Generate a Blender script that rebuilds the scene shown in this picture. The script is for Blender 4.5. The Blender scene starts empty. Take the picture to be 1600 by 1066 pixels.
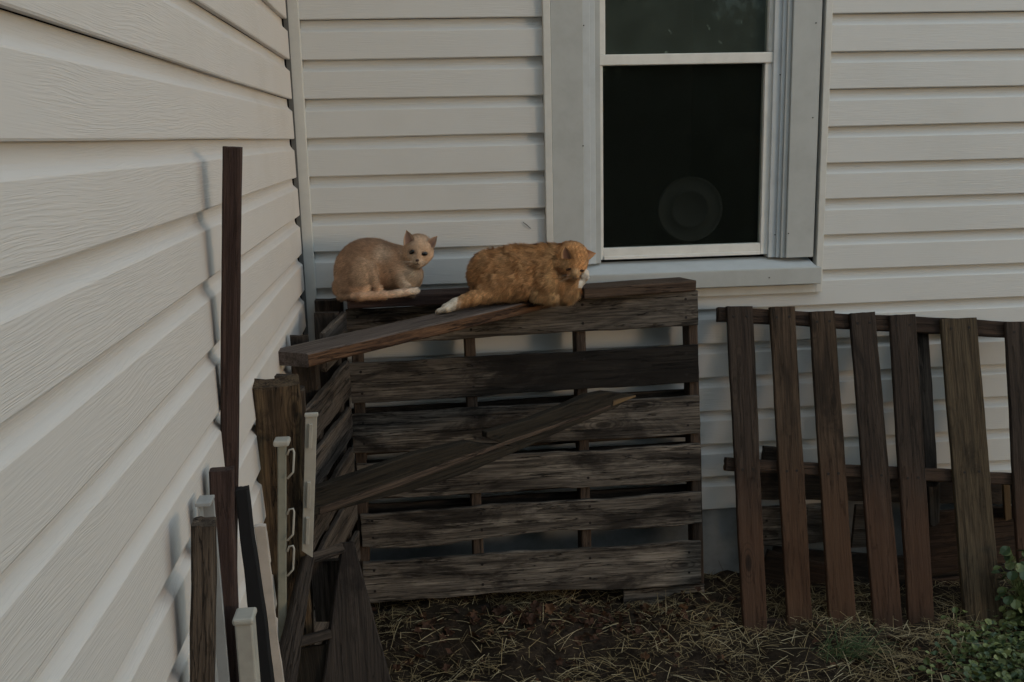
import bpy, bmesh, math, random
import numpy as np
from mathutils import Vector, Matrix
random.seed(7); RS = np.random.RandomState(11)
S = bpy.context.scene
# ---------------------------------------------------------------- camera
FOC = 1573.5                      # focal length in photo pixels (1600 wide)
YAW, PITCH, ROLL = 0.09442772, -0.20095794, -0.0231448
CAM = np.array([0.3805, -3.4901, 1.7125])
def basis():
    cy, sy = math.cos(YAW), math.sin(YAW); cp, sp = math.cos(PITCH), math.sin(PITCH); cr, sr = math.cos(ROLL), math.sin(ROLL)
    f = np.array([sy*cp, cy*cp, sp]); r = np.array([cy, -sy, 0.]); u = np.cross(r, f)
    return r*cr+u*sr, u*cr-r*sr, f
CR, CU, CF = basis()
cam = bpy.data.cameras.new("camera"); cam.sensor_width = 36; cam.lens = FOC/1600*36; cam.clip_start = .02; cam.clip_end = 500
camo = bpy.data.objects.new("camera", cam); S.collection.objects.link(camo)
camo.matrix_world = Matrix(((CR[0], CU[0], -CF[0], CAM[0]), (CR[1], CU[1], -CF[1], CAM[1]), (CR[2], CU[2], -CF[2], CAM[2]), (0, 0, 0, 1)))
S.camera = camo
def _ray(u, v): return CF+CR*(u-800)/FOC-CU*(v-533)/FOC
def PY(u, v, y): d = _ray(u, v); return CAM+d*((y-CAM[1])/d[1])
def PX(u, v, x): d = _ray(u, v); return CAM+d*((x-CAM[0])/d[0])
def PZ(u, v, z): d = _ray(u, v); return CAM+d*((z-CAM[2])/d[2])
def V3(a): return Vector([float(t) for t in a])
# ---------------------------------------------------------------- light
CLOUD = (2.6, 2.97, 3.2, 1)          # thin evening cloud overhead
SUN_EL, SUN_AZ = math.radians(5), math.radians(52)      # azimuth measured from -Y towards +X
w = bpy.data.worlds.new("World"); S.world = w; w.use_nodes = True
nt = w.node_tree; nt.nodes.clear()
sky = nt.nodes.new('ShaderNodeTexSky'); sky.sky_type = 'NISHITA'; sky.sun_disc = False
sky.sun_elevation = SUN_EL; sky.sun_rotation = math.pi-SUN_AZ
sky.air_density = 1.0; sky.dust_density = 0.2; sky.ozone_density = 2.5
bg = nt.nodes.new('ShaderNodeBackground'); bg.inputs[1].default_value = 0.12
wo = nt.nodes.new('ShaderNodeOutputWorld'); 
tcw = nt.nodes.new('ShaderNodeTexCoord'); spw = nt.nodes.new('ShaderNodeSeparateXYZ'); nt.links.new(tcw.outputs['Generated'], spw.inputs[0])
cnw = nt.nodes.new('ShaderNodeTexNoise'); cnw.inputs['Scale'].default_value = 2.5; cnw.inputs['Detail'].default_value = 5; nt.links.new(tcw.outputs['Generated'], cnw.inputs['Vector'])
ad = nt.nodes.new('ShaderNodeMath'); ad.operation = 'MULTIPLY_ADD'; nt.links.new(cnw.outputs['Fac'], ad.inputs[0]); ad.inputs[1].default_value = .5; nt.links.new(spw.outputs[2], ad.inputs[2])
mr = nt.nodes.new('ShaderNodeMapRange'); mr.interpolation_type = 'SMOOTHSTEP'; nt.links.new(ad.outputs[0], mr.inputs[0])
for i_, x_ in enumerate((.35, .75, 0., .9)): mr.inputs[i_+1].default_value = x_
mxw = nt.nodes.new('ShaderNodeMix'); mxw.data_type = 'RGBA'; nt.links.new(mr.outputs[0], mxw.inputs[0]); nt.links.new(sky.outputs[0], mxw.inputs[6]); mxw.inputs[7].default_value = CLOUD
nt.links.new(mxw.outputs[2], bg.inputs[0]); nt.links.new(bg.outputs[0], wo.inputs[0])
sl = bpy.data.lights.new("sun", 'SUN'); sl.energy = 0.15; sl.angle = math.radians(9); sl.color = (1.0, .74, .55)
so = bpy.data.objects.new("sun", sl); S.collection.objects.link(so)
sd = Vector((math.sin(SUN_AZ)*math.cos(SUN_EL), -math.cos(SUN_AZ)*math.cos(SUN_EL), math.sin(SUN_EL)))
so.rotation_euler = sd.to_track_quat('Z', 'Y').to_euler(); so.location = sd*10
S.view_settings.view_transform = 'Standard'; S.view_settings.look = 'None'; S.view_settings.gamma = 1
S.view_settings.exposure = 1.64
S.render.engine = 'CYCLES'; S.cycles.max_bounces = 6
# ---------------------------------------------------------------- node helpers
class N:
    def __init__(s, name):
        s.m = bpy.data.materials.new(name); s.m.use_nodes = True; s.t = s.m.node_tree; s.t.nodes.clear()
        s.out = s.add('ShaderNodeOutputMaterial'); s.b = s.add('ShaderNodeBsdfPrincipled'); s.l(s.b.outputs[0], s.out.inputs[0])
    def add(s, k, **kw):
        n = s.t.nodes.new(k)
        for a, b in kw.items(): setattr(n, a, b)
        return n
    def l(s, a, b): s.t.links.new(a, b)
    def val(s, inp, x):
        if hasattr(x, 'type') and hasattr(x, 'node'): s.l(x, inp)
        else: inp.default_value = x
    def math(s, op, a, b=0., c=None, clamp=False):
        n = s.add('ShaderNodeMath', operation=op, use_clamp=clamp); s.val(n.inputs[0], a); s.val(n.inputs[1], b)
        if c is not None: s.val(n.inputs[2], c)
        return n.outputs[0]
    def coord(s, scale=(1, 1, 1), rand=True):
        tc = s.add('ShaderNodeTexCoord'); src = tc.outputs['Object']
        if rand:
            oi = s.add('ShaderNodeObjectInfo'); r = s.math('MULTIPLY', oi.outputs['Random'], 37.)
            cx = s.add('ShaderNodeCombineXYZ'); s.l(r, cx.inputs[0]); s.l(r, cx.inputs[1]); s.l(r, cx.inputs[2])
            va = s.add('ShaderNodeVectorMath', operation='ADD'); s.l(src, va.inputs[0]); s.l(cx.outputs[0], va.inputs[1]); src = va.outputs[0]
        vm = s.add('ShaderNodeVectorMath', operation='MULTIPLY'); s.l(src, vm.inputs[0]); vm.inputs[1].default_value = scale
        return vm.outputs[0]
    def noise(s, vec, scale=1., detail=4., rough=.55, dist=0.):
        n = s.add('ShaderNodeTexNoise'); s.l(vec, n.inputs['Vector']); n.inputs['Scale'].default_value = scale
        n.inputs['Detail'].default_value = detail; n.inputs['Roughness'].default_value = rough; n.inputs['Distortion'].default_value = dist
        return n.outputs['Fac']
    def ramp(s, f, lo, hi, a=0., b=1.):
        n = s.add('ShaderNodeMapRange', clamp=True, interpolation_type='SMOOTHSTEP'); s.l(f, n.inputs[0])
        for i, x in enumerate((lo, hi, a, b)): n.inputs[i+1].default_value = x
        return n.outputs[0]
    def mix(s, f, a, b, mode='MIX'):
        n = s.add('ShaderNodeMix', data_type='RGBA', blend_type=mode)
        s.val(n.inputs[0], f)
        for i, x in ((6, a), (7, b)):
            if isinstance(x, tuple): n.inputs[i].default_value = (*x, 1)
            else: s.l(x, n.inputs[i])
        return n.outputs[2]
    def bump(s, h, strength=.5, dist=.002, normal=None):
        n = s.add('ShaderNodeBump'); s.l(h, n.inputs['Height']); n.inputs['Strength'].default_value = strength; n.inputs['Distance'].default_value = dist
        if normal is not None: s.l(normal, n.inputs['Normal'])
        return n.outputs[0]
    def fin(s, col=None, rough=.6, nrm=None, spec=.3):
        if col is not None: s.val(s.b.inputs['Base Color'], (*col, 1) if isinstance(col, tuple) else col)
        s.val(s.b.inputs['Roughness'], rough); s.b.inputs['Specular IOR Level'].default_value = spec
        if nrm is not None: s.l(nrm, s.b.inputs['Normal'])
        return s.m

def wood(name, c1, c2, dark, stain=.45, worn=None, knots=True, crack=.5, rough=.8, wet=None, red=None):
    """grain runs along local X"""
    n = N(name)
    A = n.noise(n.coord((1.6, 30, 30)), 1, 5, .6, .4)
    B = n.noise(n.coord((7, 210, 210)), 1, 3, .7)
    C = n.noise(n.coord((3.2, 9, 9)), 1, 6, .65, .6)
    D = n.noise(n.coord((40, 90, 90)), 1, 4, .7)
    c1, c2, dark = (tuple(x_*.88 for x_ in q_) for q_ in (c1, c2, dark))
    col = n.mix(n.ramp(A, .32, .68), c1, c2)
    if worn: col = n.mix(n.ramp(n.noise(n.coord((2.2, 14, 14)), 1.3, 5, .7), .5, .68, 0, .85), col, worn)
    col = n.mix(n.ramp(C, stain, stain+.17, .0, .85), col, dark)
    col = n.mix(n.ramp(B, .3, .62, .7, .0), col, dark)
    E2 = n.noise(n.coord((2.4, 75, 75)), 1, 4, .6, .2); col = n.mix(n.ramp(E2, .36, .5, .6, .0), col, dark)
    col = n.mix(n.ramp(D, .55, .75, 0, .35), col, dark)
    cr = n.noise(n.coord((1.3, 26, 26)), 1, 6, .6, .2)
    cr = n.math('ABSOLUTE', n.math('SUBTRACT', cr, .5)); crm = n.ramp(cr, .002, .010, crack, 0)
    col = n.mix(crm, col, (dark[0]*.25, dark[1]*.25, dark[2]*.25))
    if red is not None:
        sr_ = n.add('ShaderNodeSeparateXYZ'); n.l(n.coord((1, 1, 1), False), sr_.inputs[0]); rn = n.math('ADD', sr_.outputs[0], n.math('MULTIPLY', n.noise(n.coord((4, 12, 12)), 1, 5, .7), .4))
        col = n.mix(n.ramp(rn, red[0]+.15, red[1]+.15, 0, .5), col, (.080, .036, .018))
    if wet is not None:
        sx_ = n.add('ShaderNodeSeparateXYZ'); n.l(n.coord((1, 1, 1), False), sx_.inputs[0]); wn = n.math('ADD', sx_.outputs[0], n.math('MULTIPLY', n.noise(n.coord((4, 14, 14)), 1, 6, .7), .55))
        col = n.mix(n.ramp(wn, wet+.22, wet+.34, 0, .85), col, (dark[0]*.55, dark[1]*.55, dark[2]*.55))
    h = n.math('ADD', n.math('MULTIPLY', B, .5), n.math('MULTIPLY', D, .35)); h = n.math('SUBTRACT', h, n.math('MULTIPLY', crm, 1.6))
    if knots:
        vo = n.add('ShaderNodeTexVoronoi'); n.l(n.coord((3.1, 8.5, 8.5)), vo.inputs['Vector']); vo.inputs['Scale'].default_value = 1.
        k = vo.outputs['Distance']; col = n.mix(n.ramp(k, .05, .13, .8, 0), col, (dark[0]*.5, dark[1]*.45, dark[2]*.4))
        wv = n.math('SINE', n.math('MULTIPLY', k, 95)); wm = n.ramp(k, .1, .34, .5, 0)
        col = n.mix(n.math('MULTIPLY', n.ramp(wv, 0, 1), wm), col, dark)
    return n.fin(col, rough, n.bump(h, 1., .005), .2)

def vinyl(name, col, axis=1, grain=True, streak=None):
    n = N(name); a = 6. ; 
    sc = (1.1, 1.1, 5)
    wp = n.noise(n.coord(sc, False), 1.5, 2, .5)
    cc = n.add('ShaderNodeSeparateXYZ'); n.l(n.coord((1, 1, 1), False), cc.inputs[0])
    along = cc.outputs[axis]
    zz = n.math('ADD', cc.outputs[2], n.math('MULTIPLY', wp, .05))
    cb = n.add('ShaderNodeCombineXYZ'); n.l(n.math('MULTIPLY', along, 11.), cb.inputs[0]); n.l(n.math('MULTIPLY', zz, 360.), cb.inputs[1])
    g = n.noise(cb.outputs[0], 1, 2, .5)
    g = n.ramp(g, .4, .62)
    fade = n.ramp(n.noise(n.coord((1.7, 1.7, 9), False), 1, 2, .5), .3, .6)
    g = n.math('MULTIPLY', g, fade)
    dirt = n.noise(n.coord((2, 2, 3), False), 1.2, 6, .6)
    base = n.mix(n.ramp(dirt, .42, .8, 0, .22), col, (col[0]*.72, col[1]*.69, col[2]*.62))
    sp = n.noise(n.coord((60, 60, 22), False), 1, 3, .6)
    base = n.mix(n.ramp(sp, .74, .8, 0, .4), base, (col[0]*.6, col[1]*.57, col[2]*.5))
    nr = n.bump(g, .5, .0006)
    return n.fin(base, n.ramp(dirt, .3, .8, .5, .65), nr, .3)
def plain(name, col, rough=.6, spec=.3, bump=.15, var=.25, scale=30.):
    n = N(name); a = n.noise(n.coord((1, 1, 1)), scale, 5, .65)
    c = n.mix(n.ramp(a, .35, .75, 0, var), col, (col[0]*.45, col[1]*.43, col[2]*.4))
    return n.fin(c, rough, n.bump(a, bump, .002), spec)

M = {}
M['siding_l'] = vinyl('ivory vinyl siding side', (.605, .572, .54), 1)  # warmer tint puts the sun's warmth on this wall into the base colour
M['siding_b'] = vinyl('ivory vinyl siding back', (.565, .572, .56), 0)  # same siding, cooler tint for the less sunlit back wall
M['trim'] = plain('white vinyl trim', (.57, .57, .54), .5, .35, .05, .18, 14)
M['casing'] = plain('grey painted casing', (.42, .435, .425), .6, .3, .15, .22, 9)
M['sash'] = plain('white sash', (.70, .69, .65), .45, .35, .05, .2, 20)
M['jamb'] = plain('bluish jamb', (.50, .53, .54), .5, .3, .08, .2, 14)
M['foundation'] = plain('painted foundation', (.24, .25, .25), .85, .2, .8, .6, 7)
M['dark'] = plain('dark cavity', (.012, .011, .010), .9, .1, .1)
M['pallet'] = wood('weathered grey pallet wood', (.10, .083, .068), (.205, .177, .148), (.014, .011, .009), .47, (.30, .26, .215), crack=.8)
M['pallet_wet'] = wood('half wet pallet wood', (.080, .067, .056), (.16, .138, .115), (.014, .011, .009), .47, (.26, .225, .185), crack=.8, wet=.42)
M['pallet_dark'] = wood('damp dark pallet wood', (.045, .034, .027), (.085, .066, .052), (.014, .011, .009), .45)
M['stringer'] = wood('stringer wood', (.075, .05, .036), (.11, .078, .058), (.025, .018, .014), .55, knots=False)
M['plank'] = wood('grey brown plank', (.125, .100, .088), (.165, .137, .122), (.05, .037, .031), .6, crack=.4)
M['plank_edge'] = wood('reddish plank edge', (.11, .06, .035), (.16, .085, .045), (.03, .016, .011), .5, knots=False)
M['redwood'] = wood('red brown slat wood', (.048, .030, .020), (.075, .046, .030), (.014, .009, .007), .52, crack=.3)
M['offcut'] = wood('dull brown offcut', (.085, .055, .038), (.125, .085, .06), (.025, .016, .012), .55, knots=False)
M['redwood_b'] = wood('dark brown slat wood', (.042, .029, .022), (.062, .045, .034), (.013, .009, .007), .52, crack=.4, red=(.5, .85))
M['redwood_c'] = wood('mid brown slat wood', (.062, .040, .025), (.088, .058, .037), (.018, .012, .008), .5, crack=.35, red=(.4, .9))
M['trestle'] = wood('dark trestle wood', (.034, .027, .022), (.058, .046, .038), (.012, .009, .008), .5, crack=.5)
M['redwood_tan'] = wood('tan stained slat wood', (.075, .054, .032), (.105, .078, .047), (.018, .013, .008), .55, crack=.25)
M['maroon'] = wood('maroon stained post wood', (.056, .034, .029), (.082, .052, .043), (.026, .015, .013), .55, crack=.2)
M['post'] = wood('weathered brown post wood', (.085, .062, .045), (.14, .107, .08), (.018, .013, .010), .5)
M['timber'] = wood('rotten split timber', (.10, .068, .042), (.17, .12, .07), (.022, .015, .010), .45, crack=.98)
M['darkplank'] = wood('damp mossy plank wood', (.024, .019, .013), (.036, .029, .020), (.010, .008, .006), .6, crack=.3)
M['grayboard'] = wood('grey side board', (.085, .068, .057), (.145, .12, .10), (.018, .014, .011), .5)
M['orange_wood'] = wood('fresh tan wood', (.13, .085, .042), (.18, .12, .06), (.08, .05, .03), .65, knots=False)
M['nail'] = plain('rusty nail', (.012, .009, .008), .7)
M['pvc'] = plain('off white vinyl', (.40, .385, .34), .5, .35, .1, .35, 18)
M['pvc_rail'] = plain('greenish white vinyl', (.25, .25, .205), .5, .35, .1, .4, 22)
M['pvc_pink'] = plain('dusty white vinyl', (.46, .42, .38), .55, .3, .1, .35, 18)
M['metal'] = plain('galvanised flashing', (.30, .31, .31), .45, .5, .1, .3, 25)
M['gap'] = plain('painted channel shade', (.14, .14, .135), .9, .1, .1)
M['black'] = plain('black painted board', (.010, .010, .011), .75, .2, .1)
# ---------------------------------------------------------------- object helpers
COL = S.collection
def empty(name, loc, label, cat, group=None):
    o = bpy.data.objects.new(name, None); COL.objects.link(o); o.location = V3(loc); o.empty_display_size = .1
    tag(o, label, cat, group); return o
def tag(o, label=None, cat=None, group=None, kind=None):
    if label: o['label'] = label
    if cat: o['category'] = cat
    if group: o['group'] = group
    if kind: o['kind'] = kind
    return o
def mk(name, verts, faces, mats, parent=None, mat=None, fm=None, smooth=False):
    me = bpy.data.meshes.new(name); me.from_pydata([tuple(map(float, v)) for v in verts], [], faces); me.validate()
    for m in (mats if isinstance(mats, (list, tuple)) else [mats]): me.materials.append(m)
    if fm is not None: me.polygons.foreach_set('material_index', fm)
    if smooth: me.polygons.foreach_set('use_smooth', [True]*len(me.polygons))
    o = bpy.data.objects.new(name, me); COL.objects.link(o)
    mw = mat if mat is not None else Matrix.Identity(4)
    if parent: o.parent = parent; o.matrix_parent_inverse = Matrix.Identity(4); o.matrix_basis = world_of(parent).inverted() @ mw
    else: o.matrix_basis = mw
    return o
def world_of(p): return (world_of(p.parent) if p.parent else Matrix.Identity(4)) @ p.matrix_basis
class MB:
    def __init__(s): s.v = []; s.f = []; s.m = []
    def add(s, v, f, m=0):
        b = len(s.v); s.v += [tuple(x) for x in v]; s.f += [tuple(i+b for i in q) for q in f]; s.m += [m]*len(f); return s
    def box(s, x0, x1, y0, y1, z0, z1, m=0, b=0.):
        if b <= 0:
            v = [(x, y, z) for z in (z0, z1) for x, y in ((x0, y0), (x1, y0), (x1, y1), (x0, y1))]
            return s.add(v, [(3, 2, 1, 0), (4, 5, 6, 7), (0, 1, 5, 4), (1, 2, 6, 5), (2, 3, 7, 6), (3, 0, 4, 7)], m)
        bm = bmesh.new(); bmesh.ops.create_cube(bm, size=1)
        for q in bm.verts: q.co = Vector(((x0+x1)/2+q.co.x*(x1-x0), (y0+y1)/2+q.co.y*(y1-y0), (z0+z1)/2+q.co.z*(z1-z0)))
        bmesh.ops.bevel(bm, geom=bm.edges[:], offset=b, segments=2, affect='EDGES', profile=.5)
        bm.verts.index_update(); s.add([tuple(q.co) for q in bm.verts], [tuple(q.index for q in f.verts) for f in bm.faces], m); bm.free(); return s
    def tube(s, pts, r, seg=8, m=0):
        pts = [Vector(p) for p in pts]; rings = []
        for i, p in enumerate(pts):
            t = (pts[min(i+1, len(pts)-1)]-pts[max(i-1, 0)]).normalized(); a = t.orthogonal().normalized() if i == 0 else (a-t*a.dot(t)).normalized(); c = t.cross(a)
            rr = r[i] if isinstance(r, (list, tuple)) else r
            rings.append([p+(a*math.cos(2*math.pi*k/seg)+c*math.sin(2*math.pi*k/seg))*rr for k in range(seg)])
        v = [q for R_ in rings for q in R_]; f = [(i*seg+k, i*seg+(k+1) % seg, (i+1)*seg+(k+1) % seg, (i+1)*seg+k) for i in range(len(pts)-1) for k in range(seg)]
        f += [tuple(range(seg))[::-1], tuple((len(pts)-1)*seg+k for k in range(seg))]
        return s.add(v, f, m)
    def build(s, name, mats, parent=None, mat=None, smooth=False): return mk(name, s.v, s.f, mats, parent, mat, s.m, smooth)
def nz(x, seed): return math.sin(x*7.1+seed*1.7)*.5+math.sin(x*17.3+seed*3.1)*.3+math.sin(x*41.7+seed*5.3)*.2
def frame(p0, p1, n):
    p0, p1, n = V3(p0), V3(p1), V3(n); x = (p1-p0).normalized(); z = (n-x*n.dot(x)).normalized(); y = z.cross(x)
    m = Matrix((x, y, z)).transposed().to_4x4(); m.translation = p0; return m, (p1-p0).length
def board(name, p0, p1, W, T, n, mat, parent=None, W1=None, rag=.0025, seed=None, nails=(), bend=0., jag=.004, edge=None, cut0=0., cut1=0., outline=None, seg=None):
    """board whose front face centre line runs p0->p1; n = outward normal of that face; local x along grain."""
    seed = random.random()*50 if seed is None else seed
    m, L = frame(p0, p1, n); W1 = W if W1 is None else W1; seg = seg or max(6, int(L/.03)); bv = min(.004, T*.15, W*.12)
    mb = MB(); rings = []
    for i in range(seg+1):
        t = i/seg; x = L*t; w = W+(W1-W)*t; lo = -w/2+nz(x*1.3, seed)*rag; hi = w/2+nz(x*1.3+9, seed+4)*rag
        if outline: a, b = outline(t); lo += a; hi += b
        zb = bend*math.sin(math.pi*t)+nz(x*.6, seed+8)*rag*.5
        def xx(y):
            if i == 0: return -jag*abs(nz(y*9, seed+2))+cut0*(y/w)
            if i == seg: return L+jag*abs(nz(y*9, seed+3))+cut1*(y/w)
            return x
        sec = []
        for k in range(5): sec.append((lo+bv+(hi-lo-2*bv)*k/4, zb))
        sec += [(hi, zb-bv), (hi, zb-T+bv)]
        for k in range(5): sec.append((hi-bv-(hi-lo-2*bv)*k/4, zb-T))
        sec += [(lo, zb-T+bv), (lo, zb-bv)]
        rings.append([(xx(y), y, z) for y, z in sec])
    K = len(rings[0]); v = [q for R_ in rings for q in R_]; f = []; fm = []
    for i in range(seg):
        for k in range(K):
            f.append((i*K+k, (i+1)*K+k, (i+1)*K+(k+1) % K, i*K+(k+1) % K)); fm.append(1 if (edge and k in (5, 11, 12, 4)) else 0)
    f += [tuple(range(K)), tuple(seg*K+k for k in range(K))[::-1]]; fm += [0, 0]
    mb.v = v; mb.f = f; mb.m = fm
    for (nx, ny) in nails:
        x, y = nx*L, ny*W/2; r = .0048; seg_n = 8
        vv = [(x+r*math.cos(a*math.pi/4), y+r*math.sin(a*math.pi/4), .0015) for a in range(8)]+[(x+r*1.2*math.cos(a*math.pi/4), y+r*1.2*math.sin(a*math.pi/4), -.003) for a in range(8)]
        mb.add(vv, [tuple(range(8))]+[(a, a+8, (a+1) % 8+8, (a+1) % 8) for a in range(8)], 2)
    return mb.build(name, [mat, edge or mat, M['nail']], parent, m)
def slat_px(name, y0, tl, bl, tr, br, T, mat, parent, off=None, **kw):
    """board from its four front corners (photo px) on the leaning plane y = y0(z)"""
    def P(u, v):
        y = y0(.6)
        for _ in range(4): p = PY(u, v, y); y = y0(p[2])
        return p
    a, b, c, d = P(*tl), P(*bl), P(*tr), P(*br); p0 = (a+b)/2; p1 = (c+d)/2
    slope = (y0(1.)-y0(0.)); n = Vector((0, -1, slope)).normalized()
    return board(name, p0, p1, float(np.linalg.norm(a-b)), T, n, mat, parent, W1=float(np.linalg.norm(c-d)), **kw)

# ================================================================= GROUND
g = MB()
def ground_z(x, y):
    z = .018*math.sin(x*5+y*3)+.012*math.sin(x*13-y*9+1)+.008*math.sin(x*29+y*23)+.006*math.sin(x*51-y*37)
    yy = min(0., y+.30); z += .07*math.exp(-(yy/.16)**2)*(1 if .2 < x < 1.35 else math.exp(-min(abs(x-.2), abs(x-1.35))*5))
    f = max(0., 1-max(0., math.hypot(x-1, y+1)-4)/3)
    return z*f
def lin(segs):
    o = []
    for a, b, n in segs: o += [a+(b-a)*i/n for i in range(n)]
    return o+[segs[-1][1]]
xs = lin([(-80, -8, 8), (-8, -.5, 12), (-.5, 3.2, 130), (3.2, 9, 14), (9, 80, 8)]); ys = lin([(-80, -9, 8), (-9, -2.2, 14), (-2.2, .3, 90), (.3, 6, 10), (6, 80, 8)])
nx, ny = len(xs), len(ys)
gv = [(x, y, ground_z(x, y)+(random.uniform(-.006, .006) if -.5 < x < 3.2 and -2.2 < y < .2 else 0)) for y in ys for x in xs]
gf = [(j*nx+i, j*nx+i+1, (j+1)*nx+i+1, (j+1)*nx+i) for j in range(ny-1) for i in range(nx-1)]
n = N('dark soil'); a = n.noise(n.coord((1, 1, 1), False), 28, 8, .7); b = n.noise(n.coord((1, 1, 1), False), 5, 4, .6)
c = n.mix(n.ramp(a, .35, .7), (.018, .013, .010), (.055, .040, .028)); c = n.mix(n.ramp(b, .4, .65, 0, .7), c, (.03, .022, .014))
M['soil'] = n.fin(c, .95, n.bump(a, 1., .02), .1)
tag(mk('ground', gv, gf, M['soil'], smooth=True), 'dark soil ground', kind='structure')

# ================================================================= HOUSE
P = .127; Z0 = 2.1
house = empty('house', (0, 0, 0), 'house corner clad in ivory lap siding with a grey-cased double-hung window', 'house')
def prof(k):
    zb = Z0-k*P
    pts = [(-.022, zb+.0015), (-.002, zb), (0, zb+.003), (-.0008, zb+.045), (-.0016, zb+.0880), (-.0034, zb+.0905), (-.0090, zb+.0942), (-.0155, zb+.0985), (-.0200, zb+.1035), (-.0218, zb+.110), (-.022, zb+.119), (-.022, zb+P+.001)]
    return pts
def siding_strip(mb, side, a0, a1, k0, k1, ztop=None):
    n = max(2, int(abs(a1-a0)/.12)); AS = [a0+(a1-a0)*i/n for i in range(n+1)]
    for k in range(k0, k1+1):
        pr = prof(k)
        if ztop is not None and pr[-1][1] > ztop: pr = [q for q in pr if q[1] < ztop]+[(pr[[i for i, q in enumerate(pr) if q[1] < ztop][-1]][0], ztop)]
        v = []
        for a in AS:
            wob = .0012*math.sin(a*2.1+k*1.3)+.0007*math.sin(a*6.3+k*2.9)
            for d, z in pr:
                dd = d*(.75 if side == 'L' else 1)+(wob if d > -.01 else 0); zz = z+.0008*math.sin(a*3.1+k*4)
                v.append((dd, a, zz) if side == 'L' else (a, -dd, zz))
        m_ = len(pr); f = []
        for i in range(n):
            for j in range(m_-1):
                q = (i*m_+j, (i+1)*m_+j, (i+1)*m_+j+1, i*m_+j+1); f.append(q if side != 'L' else q[::-1])
        mb.add(v, f)
mb = MB(); siding_strip(mb, 'L', -5.2, -.034, -14, 14); o = mb.build('side_wall', M['siding_l'], house, smooth=True)
mb = MB()
X_L, X_R = .8375, 1.832
siding_strip(mb, 'B', .037, X_L, -14, 14)
siding_strip(mb, 'B', X_R, 5.2, -14, 14)
siding_strip(mb, 'B', X_L, X_R, 8, 14, 1.155)
siding_strip(mb, 'B', X_L, X_R, -14, -12)
o2 = mb.build('back_wall', M['siding_b'], house, smooth=True)
for q in (o, o2):
    md = q.modifiers.new('Es', 'EDGE_SPLIT'); md.split_angle = math.radians(13)
# sheathing behind the siding
mb = MB(); mb.box(-.10, -.0240, -5.2, -.0240, .325, 3.8)
mb.box(-.10, X_L+.03, .0240, .10, .325, 3.8); mb.box(X_R-.03, 5.2, .0240, .10, .325, 3.8); mb.box(X_L+.03, X_R-.03, .0240, .10, .325, 1.15); mb.box(X_L+.03, X_R-.03, .0240, .10, 3.6, 3.8)
mb.build('sheathing', M['dark'], house)
mb = MB(); mb.box(.0, .037, -.016, .017, .33, 3.8, b=.0025); mb.box(-.012, .003, -.024, -.010, .33, 3.8, 1)  # second box: dark strip painted in for the shade of the corner gap
mb.build('corner_trim', [M['trim'], M['gap']], house)
mb = MB(); n_ = 40
def fnd(mb, side, a0, a1):
    A = [a0+(a1-a0)*i/90 for i in range(91)]; Zs = [-.3+.62*j/14 for j in range(15)]; v = []
    for a in A:
        for z in Zs:
            d = -.012+.003*math.sin(a*19+z*31)+.002*math.sin(a*47-z*61); v.append((d, a, z) if side == 'L' else (a, -d, z))
    f = [(i*15+j, (i+1)*15+j, (i+1)*15+j+1, i*15+j+1) for i in range(90) for j in range(14)]; mb.add(v, f if side != 'L' else [q[::-1] for q in f])
fnd(mb, 'L', -5.2, 0); fnd(mb, 'B', 0, 5.2); mb.build('foundation', M['foundation'], house, smooth=True)
# roof edge above the frame
mb = MB(); mb.box(-.2, 5.4, -.32, .12, 3.80, 3.86); mb.box(-.22, .30, -5.3, -.34, 3.80, 3.86)
mb.build('soffit', M['trim'], house)
# ---- window
xw = lambda u, y, v=250: PY(u, v, y)[0]
zw = lambda v, y, u=1060: PY(u, v, y)[2]
WT = 3.55
wf = MB()
cl, cr_ = .862, 1.812
wi_l, wi_r = xw(912, -.012), xw(1232, -.012)
SZ = 1.262     # top of the sill
wf.box(X_L, cl, -.022, .016, 1.14, WT+.03, 1, .002)         # J trim left
wf.box(cr_, X_R+.004, -.022, .016, 1.135, WT+.03, 1, .002)
wf.box(cl, cr_, -.0225, .016, 1.135, 1.165, 1, .0015)
wf.box(cl, cr_, -.02, .016, WT, WT+.03, 1)
wf.box(cl+.001, wi_l, -.014, .03, SZ+.001, WT-.001, 0, .002)
wf.box(wi_r, cr_-.012, -.018, .03, SZ+.001, WT-.001, 0, .002)
wf.box(wi_l+.001, wi_r-.001, -.014, .03, WT-.12, WT-.001, 0, .002)
wnd = wf.build('window', [M['casing'], M['trim']], house)
tag(wnd, 'double-hung window with grey casing and white sashes')
# sill
mb = MB(); mb.box(.84, cr_+.004, -.062, .0, 1.172, 1.232, 0, .003)
mb.add([(.85, -.058, 1.233), (cr_-.014, -.058, 1.233), (cr_-.014, .05, SZ), (.85, .05, SZ), (.85, -.058, 1.225), (cr_-.014, -.058, 1.225), (cr_-.014, .05, 1.225), (.85, .05, 1.225)],
       [(0, 1, 2, 3), (4, 7, 6, 5), (0, 4, 5, 1), (1, 5, 6, 2), (2, 6, 7, 3), (3, 7, 4, 0)], 1)
mb.build('sill', [M['casing'], M['jamb']], wnd)
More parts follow.
